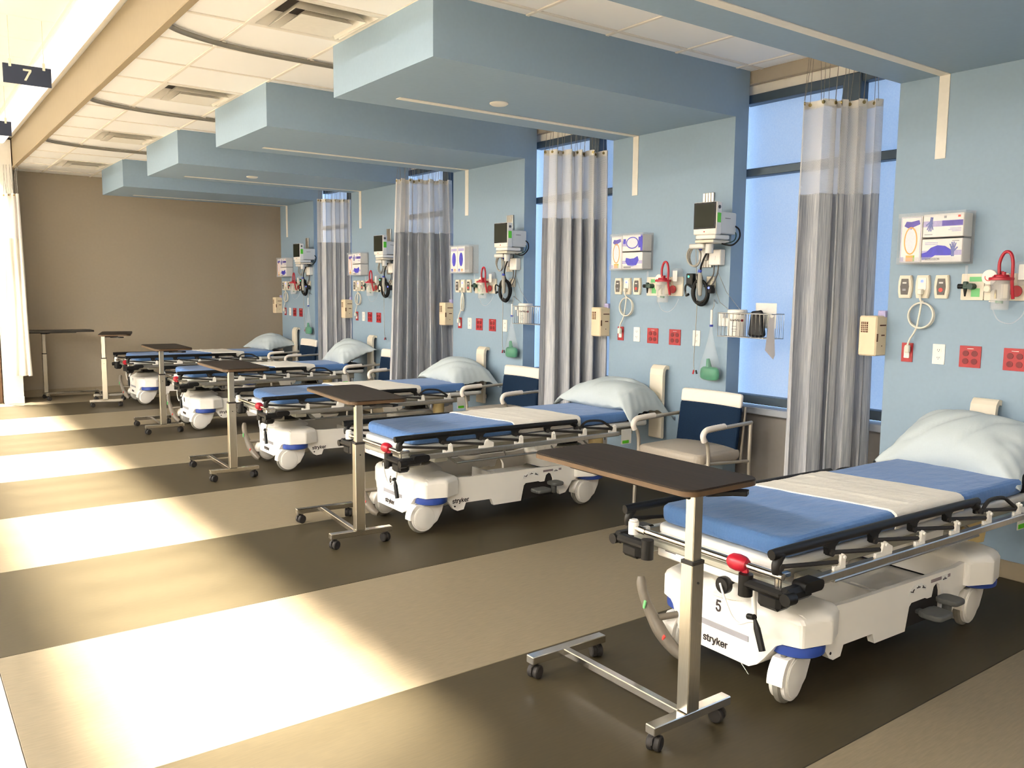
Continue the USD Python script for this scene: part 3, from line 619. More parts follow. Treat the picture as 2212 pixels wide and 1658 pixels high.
def pillow_mesh(a, b, T, seed, flat=.45, nx=40):
    s = np.linspace(-1, 1, nx); S, Tt = np.meshgrid(s, s, indexing='ij')
    f = np.clip((1-np.abs(S)**2.2)*(1-np.abs(Tt)**2.2), 0, 1)**.7
    pin = 1-.10*(np.abs(S)*np.abs(Tt))**0*0
    X = a*S*(1-.15*(1-Tt**2)*np.abs(S)**3); Y = b*Tt*(1-.15*(1-S**2)*np.abs(Tt)**3)
    p = np.stack([X, Y, 0*X], -1)
    n1 = meshkit.fbm(p*np.array([5, 5, 1])+3.1, 2, seed)-.5
    edge = np.clip(1-f*1.3, 0, 1)
    ang = np.arctan2(Tt, S); rip = np.sin(ang*23+seed)*.012*edge*np.clip(np.hypot(S, Tt)-.5, 0, 1)
    crease = -np.abs(np.sin((S*1.7+Tt*2.6+n1*2.0)*2.2))**8*.012
    top = T*f*1.08+.05*n1*f+rip+crease*f*1.3; bot = -flat*T*f+rip*.6
    edgem = (np.abs(S) > .999) | (np.abs(Tt) > .999)
    bot[edgem] = top[edgem]
    N = nx*nx; V = np.vstack([np.stack([X, Y, top], -1).reshape(-1, 3), np.stack([X, Y, bot], -1).reshape(-1, 3)])
    Fc = []
    for i in range(nx-1):
        for j in range(nx-1):
            q = i*nx+j; Fc += [(q, q+nx, q+nx+1), (q, q+nx+1, q+1), (N+q, N+q+nx+1, N+q+nx), (N+q, N+q+1, N+q+nx+1)]
    t = trimesh.Trimesh(V, np.array(Fc), process=False); t.merge_vertices(digits_vertex=6); return t
def drape(m, x0, x1, y0, y1, k=1.0):
    """bend the parts of a pillow beyond the mattress edges downwards (world-free local frame)"""
    def fn(v):
        v = v.copy()
        ov = np.clip(y0-v[:, 1], 0, 1)+np.clip(v[:, 1]-y1, 0, 1); v[:, 2] -= k*1.3*ov
        oh = np.clip(v[:, 0]-x1, 0, 1); v[:, 2] -= k*.5*oh
        return v
    return warp(m, fn)
beds = [  # y, yaw, number, castor swivels, side lettering
    (2.10, -1.0, '5', (.2, .1, .1, .05), False, 'white based stretcher with blue mattress numbered 5, nearest'),
    (4.82, -.6, '6', (.05, .15, .1, .3), True, 'white based stretcher with blue mattress numbered 6, second from the camera'),
    (7.06, -.8, '7', (.05, .2, .1, .3), True, 'white based stretcher with blue mattress, third in the row, with the third overbed table'),
    (9.60, -.5, '8', (.1, .2, .1, .3), True, 'white based stretcher with blue mattress, fourth from the camera'),
    (12.06, 0, '9', (.1, .2, .1, .3), False, 'white based stretcher with blue mattress, farthest from the camera, beside the tan wall')]
for i, (y, yaw, no, ca, sl, lab) in enumerate(beds):
    stretcher(lab, y, yaw, no, ca, 11+i*7, sl)
    x0, x1 = [(-.29, .25), (-.215, .36), (-.22, .36), (-.05, .42), (-.02, .42)][i]
    solo('draw_sheet', sheet_mesh(x0, x1, 31+i, .05), m_sheet, f'folded white draw sheet laid across the blue mattress of the {BAY[i]} stretcher', 'sheet', loc=(-1.35, y, 0), rz=yaw, smooth=60)
plw = [  # half sizes, thickness, centre, tilt about y, turn
    (.26, .39, .15, (-.30, 2.12, .745), -27, -3), (.25, .42, .16, (-.30, 4.84, .70), -3, 4), (.25, .41, .155, (-.30, 7.12, .70), -8, -2), (.25, .38, .16, (-.29, 9.62, .745), -24, -6), (.25, .37, .16, (-.32, 12.2, .71), -8, 10)]
for i, (a, b, T, c, tl, tz) in enumerate(plw):
    m = pillow_mesh(a, b, T, 50+i*3)
    m = drape(m, -9, .12, -.30, .36, .7 if i in (1, 2) else .25)
    m = rot(m, math.radians(tl), 'y'); m = rot(m, math.radians(tz), 'z')
    solo('pillow', m, m_pillow, f'pale white pillow {["leaning up at the head", "sagging over the near corner", "slumped over the near corner", "propped up crumpled at the head", "lying at the head"][i]} of the {BAY[i]} stretcher', 'pillow', loc=c, smooth=True)

# ------------------------------------------------------------------ overbed tables (pole end nearest to the camera at local y = 0)
def overbed_table(label, loc, rz, zt, top=m_wood, tdx=0., ty=0.):
    R = thing('overbed_table', label, 'overbed table', loc, rz)
    dx = .13+tdx
    pl = rrect(-.19+dx, .19+dx, -.03+ty, .83+ty, .055)
    part(R, 'tabletop', [ext(pl.buffer(-.003), .003, (0, 0, zt-.003)), ext(pl.buffer(-.001), .004, (0, 0, zt-.007))], top, 30)
    part(R, 'edge_band', ext(pl, .017, (0, 0, zt-.023)), m_woodedge if top is m_wood else top, 30)
    part(R, 'support_plate', [box(-.03, .17, .0+max(ty, -.25), .62+ty, zt-.037, zt-.0235, .004)], m_black, 30)
    part(R, 'height_lever', [ext(Polygon([(.10, .06), (.20, .015), (.235, -.03), (.20, -.05), (.17, -.02), (.09, .02)]).buffer(.008), .014, (0, 0, zt-.045))], m_black, 30)
    part(R, 'column', [box(-.022, .022, -.02, .02, .60, zt-.024, .003)], m_brushed, 30)
    part(R, 'column_sleeve', [box(-.030, .030, -.026, .026, .10, .635, .003)], m_brushed, 30)
    part(R, 'sleeve_collar', [box(-.031, .031, -.027, .027, .622, .636, .002), cyl((.0, -.03, .56), (0, -.02, .56), .004, 8)], m_rubber, 30)
    for y in (0, .66): part(R, 'foot_bar', box(-.185, .205, y-.022, y+.022, .066, .098, .003), m_chrome, 30)
    part(R, 'link_bar', box(-.028, .004, .02, .64, .067, .096, .003), m_chrome, 30)
    for i, (x, y, an) in enumerate(((-.165, -.0, .4), (.175, 0, 1.9), (-.165, .66, .3), (.175, .66, 1.2))):
        wl = [mv(rot(lathe([(0, -.011), (.022, -.012), (.027, -.008), (.0275, 0), (.027, .008), (.022, .012), (0, .011)], 20), PI/2, 'x'), .012, s*.0125, .0277) for s in (-1, 1)]
        hood = [ext(Polygon([(-.02, .03), (-.016, .05), (.005, .06), (.03, .054), (.036, .035), (.012, .028)]), .004, (0, .002, 0), (1, 0, 0), (0, 0, 1)), cyl((0, 0, .05), (0, 0, .068), .007, 8)]
        part(R, 'castor', mv(rot(cat(wl+hood), an), x, y), m_rubber, 40)
    return R
overbed_table('dark wood overbed table on a steel pole at the foot of the nearest stretcher', (-2.69, 1.88, 0), 0, .883)
overbed_table('dark wood overbed table before the foot of the second stretcher numbered 6', (-2.635, 4.54, 0), -5, .883)
overbed_table('dark wood overbed table before the foot of the third stretcher', (-2.68, 6.73, 0), -2, .90)
overbed_table('dark wood overbed table before the foot of the fourth stretcher', (-2.57, 9.32, 0), -3, .90)
overbed_table('dark wood overbed table standing turned before the farthest stretcher', (-2.66, 11.82, 0), -14, .935)
overbed_table('black overbed table by the tan wall beside the white aisle curtain', (-3.18, 13.02, 0), -90, .95, m_blacktable, -.03, -.24)

# ------------------------------------------------------------------ visitor chairs facing the aisle (local -x is the front)
def visitor_chair(label, y, rz):
    R = thing('visitor_chair', label, 'chair', (-.30, y, 0), rz)
    for s in (-1, 1):
        yy = s*.315
        part(R, 'side_frame', [tube(spline([(-.245, yy, 0), (-.235, yy, .25), (-.21, yy, .42), (-.225, yy, .53), (-.262, yy, .585), (-.255, yy, .615), (-.20, yy, .625), (.0, yy, .633), (.25, yy, .640)], 6), .0135, 10), tube([(.255, yy, 0), (.235, yy, .35), (.24, yy, .64)], .0135, 10), tube([(-.215, yy, .40), (.235, yy, .37)], .011, 10)], m_frame, 50)
        part(R, 'arm_pad', tube(spline([(-.262, yy, .565), (-.27, yy, .60), (-.245, yy, .628), (-.18, yy, .636), (-.05, yy, .642)], 6), [.015]+[.02]*23+[.014], 10) if 0 else tube(spline([(-.258, yy, .555), (-.272, yy, .595), (-.245, yy, .628), (-.18, yy, .637), (-.05, yy, .641)], 6), .0195, 10), m_ivory, 50)
    part(R, 'crossbar', [cyl((-.20, -.315, .385), (-.20, .315, .385), .011, 10), cyl((.22, -.315, .36), (.22, .315, .36), .011, 10)], m_frame, 50)
    s = slab(-.27, .20, -.285, .285, .375, .455, .05, .03).refine_to_length(.05)
    part(R, 'seat', warp(s, lambda v: np.c_[v[:, :2], v[:, 2]+.02*np.clip(1-(v[:, 0]/.25)**2, 0, 1)*np.clip(1-(v[:, 1]/.28)**2, 0, 1)*(v[:, 2] > .42)]), m_seat, 60)
    def back(z0, z1, d):
        s = slab(-.02, .028, -.27, .27, 0, z1-z0, .022, .018) if 0 else hull([((0, sy*.25, z), .02) for sy in (-1, 1) for z in (z0+.02, z1-.02)], 14).refine_to_length(.05)
        return warp(s, lambda v: np.c_[v[:, 0]+.19+(v[:, 2]-.45)*.13-.03*(1-(v[:, 1]/.27)**2)*0+.035*(v[:, 1]/.27)**2*-1, v[:, 1], v[:, 2]+d])
    part(R, 'backrest', back(.43, .745, 0), m_navy, 60)
    part(R, 'backrest_top', back(.735, .835, 0), m_ivory, 60)
    for sy in (-1, 1): part(R, 'back_post', tube([(.225, sy*.25, .36), (.275, sy*.24, .74)], .011, 10), m_frame, 50)
    return R
for i, (y, rz) in enumerate(((1.35, 0), (4.01, 2), (6.28, 1), (8.82, 0), (11.29, 0))):
    visitor_chair(['taupe seated armchair cut off by the right edge beside the nearest stretcher', 'navy backed armchair with ivory top and taupe seat between the nearest and second stretchers', 'navy backed armchair half hidden by the curtain between the second and third stretchers', 'armchair with only its arm rests in view, between the third and fourth stretchers', 'navy backed armchair between the fourth and farthest stretchers, smallest of the chairs'][i], y, rz)
# ------------------------------------------------------------------ hanging curtains
def curtain(label, A, B, n, amp, zb, flare, seed, fab, slack=1.0, wide=None):
    rng = np.random.default_rng(seed)
    R = thing('privacy_curtain', label, 'curtain')
    A, B = np.array(A, float), np.array(B, float); d = B-A; L = np.linalg.norm(d); d /= L; nn = np.array([-d[1], d[0]])
    m = n*14+1; t = np.linspace(0, 1, m)
    wd = rng.uniform(.6, 1.4, n); wd[0] = wide or wd[0]; cw = np.r_[0, np.cumsum(wd)]/wd.sum()
    ph = np.interp(t, cw, np.arange(n+1))*2*PI; jit = rng.normal(0, .28, n+1)
    am = np.interp(t, cw, 1+jit)
    wav = np.sin(ph)+.22*np.sin(2*ph+1.0+seed)
    t2 = t
    def row(z):
        f = np.clip((2.69-z)/2.3, 0, 1); a = amp*(.62+.38*f)
        sh = .012*np.sin(3*z+seed+6*t)*f
        ctr = A+d*L*((t2-.5)*(1+flare*f)+.5)[:, None]
        return ctr+nn*((a*am*wav+sh)[:, None])+d*((.28*a*np.sin(2*ph+.6*seed))[:, None])
    top = row(1.5); u = np.r_[0, np.cumsum(np.linalg.norm(np.diff(top, axis=0), axis=1))]
    def sheet(z0, z1, nz):
        zs = np.linspace(z0, z1, nz); V = []; U = []
        for z in zs:
            V.append(np.c_[row(z), np.full(m, z)]); U.append(np.c_[u, np.full(m, z)])
        V = np.vstack(V); U = np.vstack(U); Fc = []
        for i in range(nz-1):
            for j in range(m-1):
                q = i*m+j; Fc += [(q, q+1, q+m+1), (q, q+m+1, q+m)]
        return trimesh.Trimesh(V, np.array(Fc), process=False), U
    s, uv = sheet(zb, 2.145, 24); part(R, 'fabric', s, fab, True, uv=uv)
    s, uv = sheet(2.14, 2.665, 10); part(R, 'net', s, m_net, True, uv=uv)
    s, uv = sheet(2.655, 2.70, 3); part(R, 'hem', s, m_nethem, True, uv=uv)
    r = row(2.68)
    for i in range(0, 4*n):
        j = int((i+.5)/(4*n)*(m-1)); p = r[j]
        tdir = r[min(j+1, m-1)]-r[max(j-1, 0)]; tdir /= max(np.linalg.norm(tdir), 1e-6); nd = np.array([-tdir[1], tdir[0]])
        if i % 2 == 0: part(R, 'grommet', cyl((p[0]-nd[0]*.004, p[1]-nd[1]*.004, 2.68), (p[0]+nd[0]*.004, p[1]+nd[1]*.004, 2.68), .0105, 12), m_brass, 40)
        base = A+d*L*((i+.5)/(4*n)); q = base+d*rng.normal(0, .012)
        part(R, 'chain', tube([(p[0], p[1], 2.688), ((p[0]+q[0])/2+rng.normal(0, .006), (p[1]+q[1])/2, 2.85), (q[0], q[1], 3.06)], .0017, 5), m_track, 60)
    return R
curtain('grey streaked curtain with white net top, nearest, drawn in before the biggest window', (-.32, 3.215), (.03, 2.91), 4, .085, .28, .05, 3, m_curtain, wide=2.2)
curtain('grey streaked curtain with white net top between the second and third bays', (-.40, 5.60), (.07, 5.36), 5, .08, .28, .06, 8, m_curtain, wide=1.2)
curtain('grey streaked curtain with white net top between the third and fourth bays', (-.47, 8.04), (.06, 7.80), 6, .085, .28, .28, 14, m_curtain, wide=1.0)
curtain('grey streaked curtain with white net top between the fourth and farthest bays', (-.30, 10.48), (.08, 10.27), 4, .08, .28, .06, 21, m_curtain, wide=1.6)
curtain('brightly lit white curtain with net top at the far left end of the aisle', (-3.60, 12.58), (-3.44, 12.46), 3, .045, .39, .55, 27, m_curtainwhite)

# ------------------------------------------------------------------ head wall equipment
def outlet(label, cat_, y, z, w, h, mat, kind, group=None, name='outlet'):
    R = thing(name, label, cat_, (0, y, z), group=group)
    part(R, 'plate', wplate(-w/2, w/2, -h/2, h/2, 0, .005, .003), mat, 30)
    if kind == 'duplex':
        for s in (-1, 1): 
            q = part(R, 'receptacle', wplate(-.016, .016, s*.022-.013, s*.022+.013, -.005, .0015, .008), m_white, 30)
            part(q, 'slots', [box(-.0072, -.0065, a-.001, a+.001, s*.022-.001, s*.022+.007) for a in (-.006, .006)]+[cyl((-.0072, 0, s*.022-.006), (-.0062, 0, s*.022-.006), .002, 8)], m_ink, False)
    elif kind == 'quad':
        for sy in (-1, 1):
            for s in (-1, 1):
                q = part(R, 'receptacle', cyl((-.0075, sy*.024, s*.022-.004), (-.005, sy*.024, s*.022-.004), .0165, 18), m_red_dark, 30)
        part(R, 'printed_marks', [box(-.0054, -.0049, -.018, .018, .043, .046)], m_paper, False)
    elif kind == 'switch':
        part(R, 'rocker', wplate(-.0165, .0165, -.033, .033, -.005, .005, .003), m_white, 30)
    return R
def station(label, y, style):
    R = thing('call_station', label, 'wall station', (0, y, 1.583))
    pl = Polygon([(-.031, -.062), (.031, -.062), (.037, -.03), (.038, .0), (.037, .03), (.031, .062), (-.031, .062), (-.037, .03), (-.038, 0), (-.037, -.03)]).buffer(.004)
    part(R, 'cover', [ext(pl, .016, (0, 0, 0), **WALL), ext(pl.buffer(-.004), .020, (0, 0, 0), **WALL)], m_cream, 40)
    if style == 'grey' or style == 'red':
        pp = Polygon([(-.020, -.046), (.020, -.046), (.026, 0), (.020, .046), (-.020, .046), (-.026, 0)])
        q = part(R, 'keypad', ext(pp, .003, (-.020, 0, 0), **WALL), m_panelgrey, 30)
        part(q, 'symbol', ext(sbox(-.012, .018, .012, .027), .0015, (-.023, 0, 0), **WALL), m_paper, False)
        part(q, 'button', ext(Point(0, -.018).buffer(.012) if style == 'red' else sbox(-.010, -.024, .010, -.012), .002, (-.023, 0, 0), **WALL), m_reddot if style == 'red' else m_greystripe, False)
    else:
        q = part(R, 'socket_panel', wplate(-.024, .024, -.02, .052, -.020, .004, .006), m_white, 30)
        part(q, 'light', cyl((-.026, 0, .032), (-.0235, 0, .032), .008, 14), m_ledblue, 30)
    return R
def call_cord(S, low, straight=False):
    R = S
    part(R, 'cord_plug', box(-.05, -.022, -.013, .013, -.045, -.015, .004), m_cablewhite, 30)
    a = np.linspace(0, 2*2*PI, 80); cy, cz, rr = -.005, -.165, .073
    sx = .30 if straight else 1.0
    coil = [(-.035, 0, -.04), (-.032, .002, -.07)]+[(-.022-.010*math.sin(q*.5)-.004*(q > 2*PI), cy+sx*rr*math.sin(q)*(1+.03*(q > 6)), cz+rr*math.cos(q)*(1.0+(.25 if straight else 0))) for q in a]+[(-.03, .012, -.235), (-.034, .045, -.30), (-.034, .06, -.345)]
    R = part(R, 'call_cord', tube(spline(coil, 2), .0058, 8), m_cablewhite, 60, label='coiled white call cord')
    part(R, 'end_plug', box(-.045, -.02, .045, .073, low, -.34, .005), m_cablewhite, 30)
HAND = union_all([Point(0, 0).buffer(.020), sbox(-.014, -.055, .014, 0)]+[LineString([(a*.4, .012), (b, c)]).buffer(.0052) for a, b, c in ((-.03, -.030, .050), (-.01, -.012, .066), (.01, .008, .068), (.03, .027, .058))]+[LineString([(.012, -.008), (.042, .022)]).buffer(.006)])
def glove_carton(label, y0, y1, z0, z1, x0, dep, style):
    R = thing('glove_carton', label, 'glove box', (x0, (y0+y1)/2, z0))
    h, w = z1-z0, y1-y0
    part(R, 'carton', box(-dep, 0, -w/2, w/2, 0, h, .003), m_boxwhite, 30)
    f = -dep
    def pr(name, poly, mat, lift=.0008):
        if poly.is_empty: return
        for g in getattr(poly, 'geoms', [poly]): part(R, name, ext(g, lift, (f, 0, 0), **WALL), mat, False)
    face = sbox(-w/2+.001, .001, w/2-.001, h-.001)
    # right = -y in the plane of the front (poly x to the right)
    if style == 'oval':            # upright carton: orange oval with a purple glove
        pr('printed_border', face.buffer(-.004).difference(face.buffer(-.0065)), m_lav)
        ov = affinity.scale(Point(0, h*.47).buffer(1, quad_segs=16), w*.31, h*.30)
        pr('printed_oval', ov.difference(affinity.scale(ov, .84, .90)), m_orange, .0016)
        pr('glove_slot', affinity.scale(ov, .84, .90), m_slot, .0006)
        pr('glove_print', Polygon([(-w*.3, h*.80), (-w*.22, h*.88), (0, h*.87), (w*.34, h*.90), (w*.38, h*.83), (w*.1, h*.78), (0, h*.73), (-w*.1, h*.75)]).buffer(.003), m_purple, .0012)
        pr('printed_patch', sbox(-w*.19, h*.02, w*.14, h*.155), m_orange); pr('printed_patch', sbox(w*.14, h*.02, w*.22, h*.155), m_greencell); pr('printed_patch', sbox(-w*.47, h*.03, -w*.30, h*.12), m_lav)
    elif style == 'band':          # lying carton: lavender band and a hand reaching down
        pr('printed_band', sbox(-w*.5+.002, h*.45, w*.5-.002, h*.70), m_lav); pr('printed_band', sbox(-w*.02, h*.47, w*.48, h*.70), m_purple, .0012)
        pr('hand_print', affinity.translate(affinity.scale(affinity.rotate(HAND, 172, origin=(0, 0)), .55, .62, origin=(0, 0)), -w*.30, h*.60), m_handblue, .0016)
        for i, (a, b) in enumerate(((.20, .34), (.16, .28), (.25, .22))): pr('printed_line', sbox(w*a-.005, h*b, w*.45, h*b+.0035), m_lav)
        pr('printed_line', sbox(-w*.45, h*.10, -w*.25, h*.13), m_greystripe); pr('printed_patch', sbox(w*.36, h*.82, w*.42, h*.91), m_reddot); pr('printed_patch', sbox(w*.02, h*.80, w*.08, h*.9), m_greystripe)
    elif style == 'arc':           # lying carton: violet arc-shaped opening and a raised hand
        arc = Polygon([(-w*.47, h*.12), (-w*.30, h*.16), (-w*.15, h*.32), (w*.10, h*.30), (w*.24, h*.30), (w*.24, h*.48), (w*.08, h*.66), (-w*.10, h*.70), (-w*.26, h*.60), (-w*.36, h*.42), (-w*.48, h*.36)]).buffer(.003)
        pr('printed_band', sbox(-w*.5+.002, h*.28, w*.5-.002, h*.50), m_lav); pr('printed_arc', arc, m_violet, .0014)
        pr('hand_print', affinity.translate(affinity.scale(HAND, .55, .62, origin=(0, 0)), w*.28, h*.50), m_handblue, .0018)
        for b in (.82, .75): pr('printed_line', sbox(-w*.42, h*b, -w*.10, h*b+.0035), m_lav)
        pr('printed_line', sbox(w*.25, h*.88, w*.42, h*.91), m_greystripe)
        tt = meshkit.text_mesh('McKESSON', h*.085, .0008, True); part(R, 'lettering', place(tt, (f-.0012, w*.40, h*.085), **WALL), m_ink, False)
    elif style == 'eye':           # lying carton: open oval slot outlined in blue
        ov = affinity.scale(Point(0, h*.50).buffer(1, quad_segs=16), w*.30, h*.36)
        pr('printed_band', sbox(-w*.5+.002, h*.30, w*.5-.002, h*.62), m_lav)
        pr('printed_oval', ov.difference(affinity.scale(ov, .88, .84)), m_violet, .0016); pr('glove_slot', affinity.scale(ov, .88, .84), m_slot, .0012)
        pr('printed_patch', sbox(-w*.45, h*.45, -w*.33, h*.75), m_violet, .0014); pr('printed_patch', sbox(w*.30, h*.2, w*.40, h*.85), m_violet, .0014)
        pr('printed_panel', sbox(w*.40, .001, w*.5-.001, h-.001), m_violet, .0016)
    elif style == 'bean':          # lying carton: violet bean-shaped opening
        be = Polygon([(-w*.28, h*.62), (-w*.10, h*.56), (w*.10, h*.58), (w*.26, h*.70), (w*.30, h*.52), (w*.20, h*.26), (0, h*.18), (-w*.20, h*.26), (-w*.30, h*.46)]).buffer(.006)
        pr('printed_band', sbox(-w*.5+.002, h*.30, w*.5-.002, h*.50), m_lav); pr('printed_arc', be, m_violet, .0014); pr('printed_patch', sbox(-w*.42, h*.05, -w*.05, h*.14), m_panelgrey)
    elif style == 'tall':          # upright carton with a tall violet oval
        ov = affinity.scale(Point(0, h*.5).buffer(1, quad_segs=14), w*.26, h*.26)
        pr('printed_oval', ov, m_violet, .0014); pr('printed_band', sbox(-w*.4, h*.82, w*.4, h*.92), m_lav); pr('printed_patch', sbox(-w*.4, h*.04, -w*.15, h*.14), m_violet); pr('printed_patch', sbox(0, h*.04, w*.25, h*.14), m_orange)
    return R
def glove_rack(k, y0, y1, z0=1.718, z1=1.992):
    R = thing('glove_rack', f'clear plastic wall rack holding glove boxes in the {BAY[k]} bay', 'glove box rack')
    y = P*k
    part(R, 'back_plate', box(-.006, -.001, y+y0-.006, y+y1+.006, z0-.004, z1+.006), m_clear, False)
    part(R, 'rack_floor', box(-.115, -.001, y+y0-.006, y+y1+.006, z0-.008, z0-.003), m_clear, False)
    for a in (y0-.008, y1+.004): part(R, 'rack_side', box(-.115, -.001, y+a, y+a+.003, z0-.006, z1+.006), m_clear, False)
    part(R, 'rack_lip', box(-.118, -.115, y+y0-.006, y+y1+.006, z0-.008, z0+.03), m_clear, False)
    part(R, 'rack_front', [box(-.118, -.115, y+y0-.006, y+y1+.006, z1-.02, z1+.006)], m_clear, False)
    return R
X0 = -.007
for k, kind in enumerate(('a', 'b', 'c', 'd', 'd')):
    y = P*k; n = BAY[k]
    if kind == 'c':
        glove_rack(k, 2.30, 2.66)
        glove_carton(f'upright white glove carton with violet oval, left of the pair in the {n} bay', y+2.525, y+2.655, 1.72, 1.985, X0, .10, 'tall')
        glove_carton(f'upright white glove carton with violet oval, right of the pair in the {n} bay', y+2.39, y+2.52, 1.72, 1.985, X0, .10, 'tall')
        continue
    glove_rack(k, 2.30, 2.665)
    glove_carton(f'upright white glove carton with orange oval in the wall rack of the {n} bay', y+2.535, y+2.66, 1.72, 1.98, X0, .10, 'oval')
    st = {'a': ('band', 'arc'), 'b': ('eye', 'bean'), 'd': ('band', 'bean')}[kind]
    glove_carton(f'white glove carton lying on top in the wall rack of the {n} bay', y+2.305, y+2.53, 1.858, 1.985, X0, .10, st[0])
    glove_carton(f'white glove carton lying at the bottom in the wall rack of the {n} bay', y+2.305, y+2.53, 1.72, 1.848, X0, .10, st[1])
for k in range(5):
    y = P*k; n = BAY[k]
    station(f'white wall call station with grey keypad, leftmost of three in the {n} bay', y+2.665, 'grey')
    S = station(f'white wall call station with blue light and coiled cord, middle one in the {n} bay', y+2.56, 'light')
    station(f'white wall call station with red button, rightmost of three in the {n} bay', y+2.45, 'red')
    call_cord(S, -.385, k == 2)
    outlet(f'red switch plate with white rocker at the cord end in the {n} bay', 'switch', y+2.635, 1.198, .068, .112, m_redplate, 'switch', name='switch_plate')
    outlet(f'white wall outlet left of the red outlets in the {n} bay', 'outlet', y+2.448, 1.199, .07, .115, m_white, 'duplex')
    outlet(f'red four socket outlet, left of the pair in the {n} bay', 'outlet', y+2.272, 1.196, .116, .12, m_redplate, 'quad')
    outlet(f'red four socket outlet, right of the pair in the {n} bay', 'outlet', y+2.038, 1.196, .116, .12, m_redplate, 'quad')
    if k in (1, 2): outlet(f'white wall outlet right of the red outlets in the {n} bay', 'outlet', y+1.822, 1.199, .07, .115, m_white, 'duplex')
    # bed bumper
    R = thing('bed_bumper', f'cream curved wall bumper behind the pillow of the {n} stretcher', 'wall bumper', (0, y+2.155, 0))
    prof = union_all([LineString([(-.001, .955), (-.03, .962), (-.038, .957), (-.052, .94), (-.058, .90), (-.058, .42)]).buffer(.014, quad_segs=6)])
    part(R, 'bumper_rail', ext(prof, .135, (0, .0675, 0), (1, 0, 0), (0, 0, 1)), m_cream, 40)
    part(R, 'wall_bracket', [box(-.05, 0, -.02, .02, .60, .64), box(-.05, 0, -.02, .02, .45, .49)], m_cream, False)
    # dispenser on the far edge of the panel
    R = thing('dispenser', f'beige wall dispenser with small brown grille left of the {n} panel edge', 'dispenser', (0, y+YF, 0))
    part(R, 'cover', box(-.105, .02, .002, .118, 1.168, 1.408, .008), m_beige, 35)
    g_ = part(R, 'grille', box(-.1066, -.104, .058, .102, 1.308, 1.372), m_brown, False)
    part(g_, 'grille_bars', [box(-.108, -.1055, a-.0012, a+.0012, 1.308, 1.372) for a in (.069, .080, .091)]+[box(-.108, -.1055, .058, .102, z-.0012, z+.0012) for z in (1.32, 1.332, 1.344, 1.356)], m_beige, False)
    part(R, 'side_slot', [box(-.07, -.005, .0005, .004, 1.348, 1.356)], m_brown, False)
    part(R, 'side_slot', [box(-.05, -.015, .0005, .004, 1.288, 1.296)], m_brown, False)
    part(R, 'side_slot', [box(-.098, -.085, .0005, .004, 1.255, 1.302)], m_brown, False)
    part(R, 'side_hole', [cyl((-.04, .0005, 1.228), (-.04, .004, 1.228), .004, 10)], m_brown, False)
    part(R, 'lavender_block', box(-.02, .02, .0, .05, 1.40, 1.44, .003), m_lav, False)  # pale lavender block above the dispenser cover
    # gas outlets with flow meter, regulator and suction canister
    R = thing('gas_outlet_panel', f'cream medical gas outlet panel with green label in the {n} bay', 'gas outlet', (0, y, 0))
    for a, b in ((1.965, 2.09), (2.094, 2.216), (2.22, 2.342)): part(R, 'plate', wplate(a, b, 1.51, 1.655, 0, .012, .006), m_cream, 30)
    part(R, 'green_label', [box(-.0135, -.0115, 2.232, 2.298, 1.612, 1.638)], m_labelgreen, False)
    part(R, 'green_label', [box(-.0135, -.0115, 2.240, 2.286, 1.528, 1.575)], m_labelgreen, False)
    fm = part(R, 'flow_meter', [cyl((-.012, 2.275, 1.585), (-.06, 2.275, 1.585), .017, 16), cyl((-.045, 2.268, 1.585), (-.045, 2.318, 1.585), .012, 14), box(-.056, -.034, 2.29, 2.315, 1.57, 1.612, .004)], m_darkgreen, 40)
    part(fm, 'flow_tube', cyl((-.045, 2.303, 1.61), (-.045, 2.303, 1.70), .0075, 12), m_clear, 40)
    part(fm, 'knob', [cyl((-.045, 2.315, 1.585), (-.045, 2.342, 1.585), .014, 14), cyl((-.045, 2.303, 1.57), (-.045, 2.303, 1.53), .010, 12, .004)], m_black, 40)
    vg = part(R, 'vacuum_gauge', [mv(rot(lathe([(0, 0), (.036, 0), (.040, .006), (.040, .02), (.034, .024), (0, .024)], 28), -PI/2, 'y'), -.03, 2.178, 1.635), cyl((-.012, 2.178, 1.58), (-.05, 2.178, 1.58), .014, 14)], m_white, 40)
    part(vg, 'dial_mark', ext(Point(0, 0).buffer(.022).difference(Point(0, 0).buffer(.018)).intersection(sbox(-.03, -.03, .03, .005)), .001, (-.0545, 2.178, 1.635), **WALL), m_reddot, False)
    part(vg, 'regulator_knob', [mv(rot(lathe([(0, 0), (.018, 0), (.021, .008), (.021, .022), (.016, .027), (0, .027)], 20), -PI/2, 'y'), -.045, 2.178, 1.572)], m_cream, 40)
    part(vg, 'hose_nipple', [tube([(-.05, 2.14, 1.565), (-.06, 2.135, 1.55), (-.06, 2.134, 1.52)], .006, 8)], m_brass, 40)
    R = thing('suction_canister', f'clear suction canister with red lid and red hose loop in the {n} bay', 'suction canister', (-.085, y+2.10, 1.46))
    part(R, 'cup', lathe([(0, 0), (.040, 0), (.043, .004), (.051, .165), (.049, .165), (.041, .006), (0, .004)], 28), m_smoke, 40)
    part(R, 'lid', [lathe([(.0, .186), (.034, .186), (.038, .180), (.038, .174), (.058, .172), (.060, .168), (.060, .158), (.05, .156), (0, .156)], 28), cyl((.02, .01, .18), (.02, .01, .205), .012, 12), cyl((-.02, -.02, .18), (-.02, -.02, .20), .010, 12)], m_red, 40)
    part(R, 'red_hose', tube(spline([(0, .012, .19), (0, .014, .25), (0, -.006, .30), (0, -.036, .30), (0, -.052, .25), (0, -.054, .15), (.02, -.056, .06)], 6), .0085, 10), m_red, 60)
    part(R, 'float_tube', [cyl((0, 0, .03), (0, 0, .158), .013, 12)], m_smoke, 40)
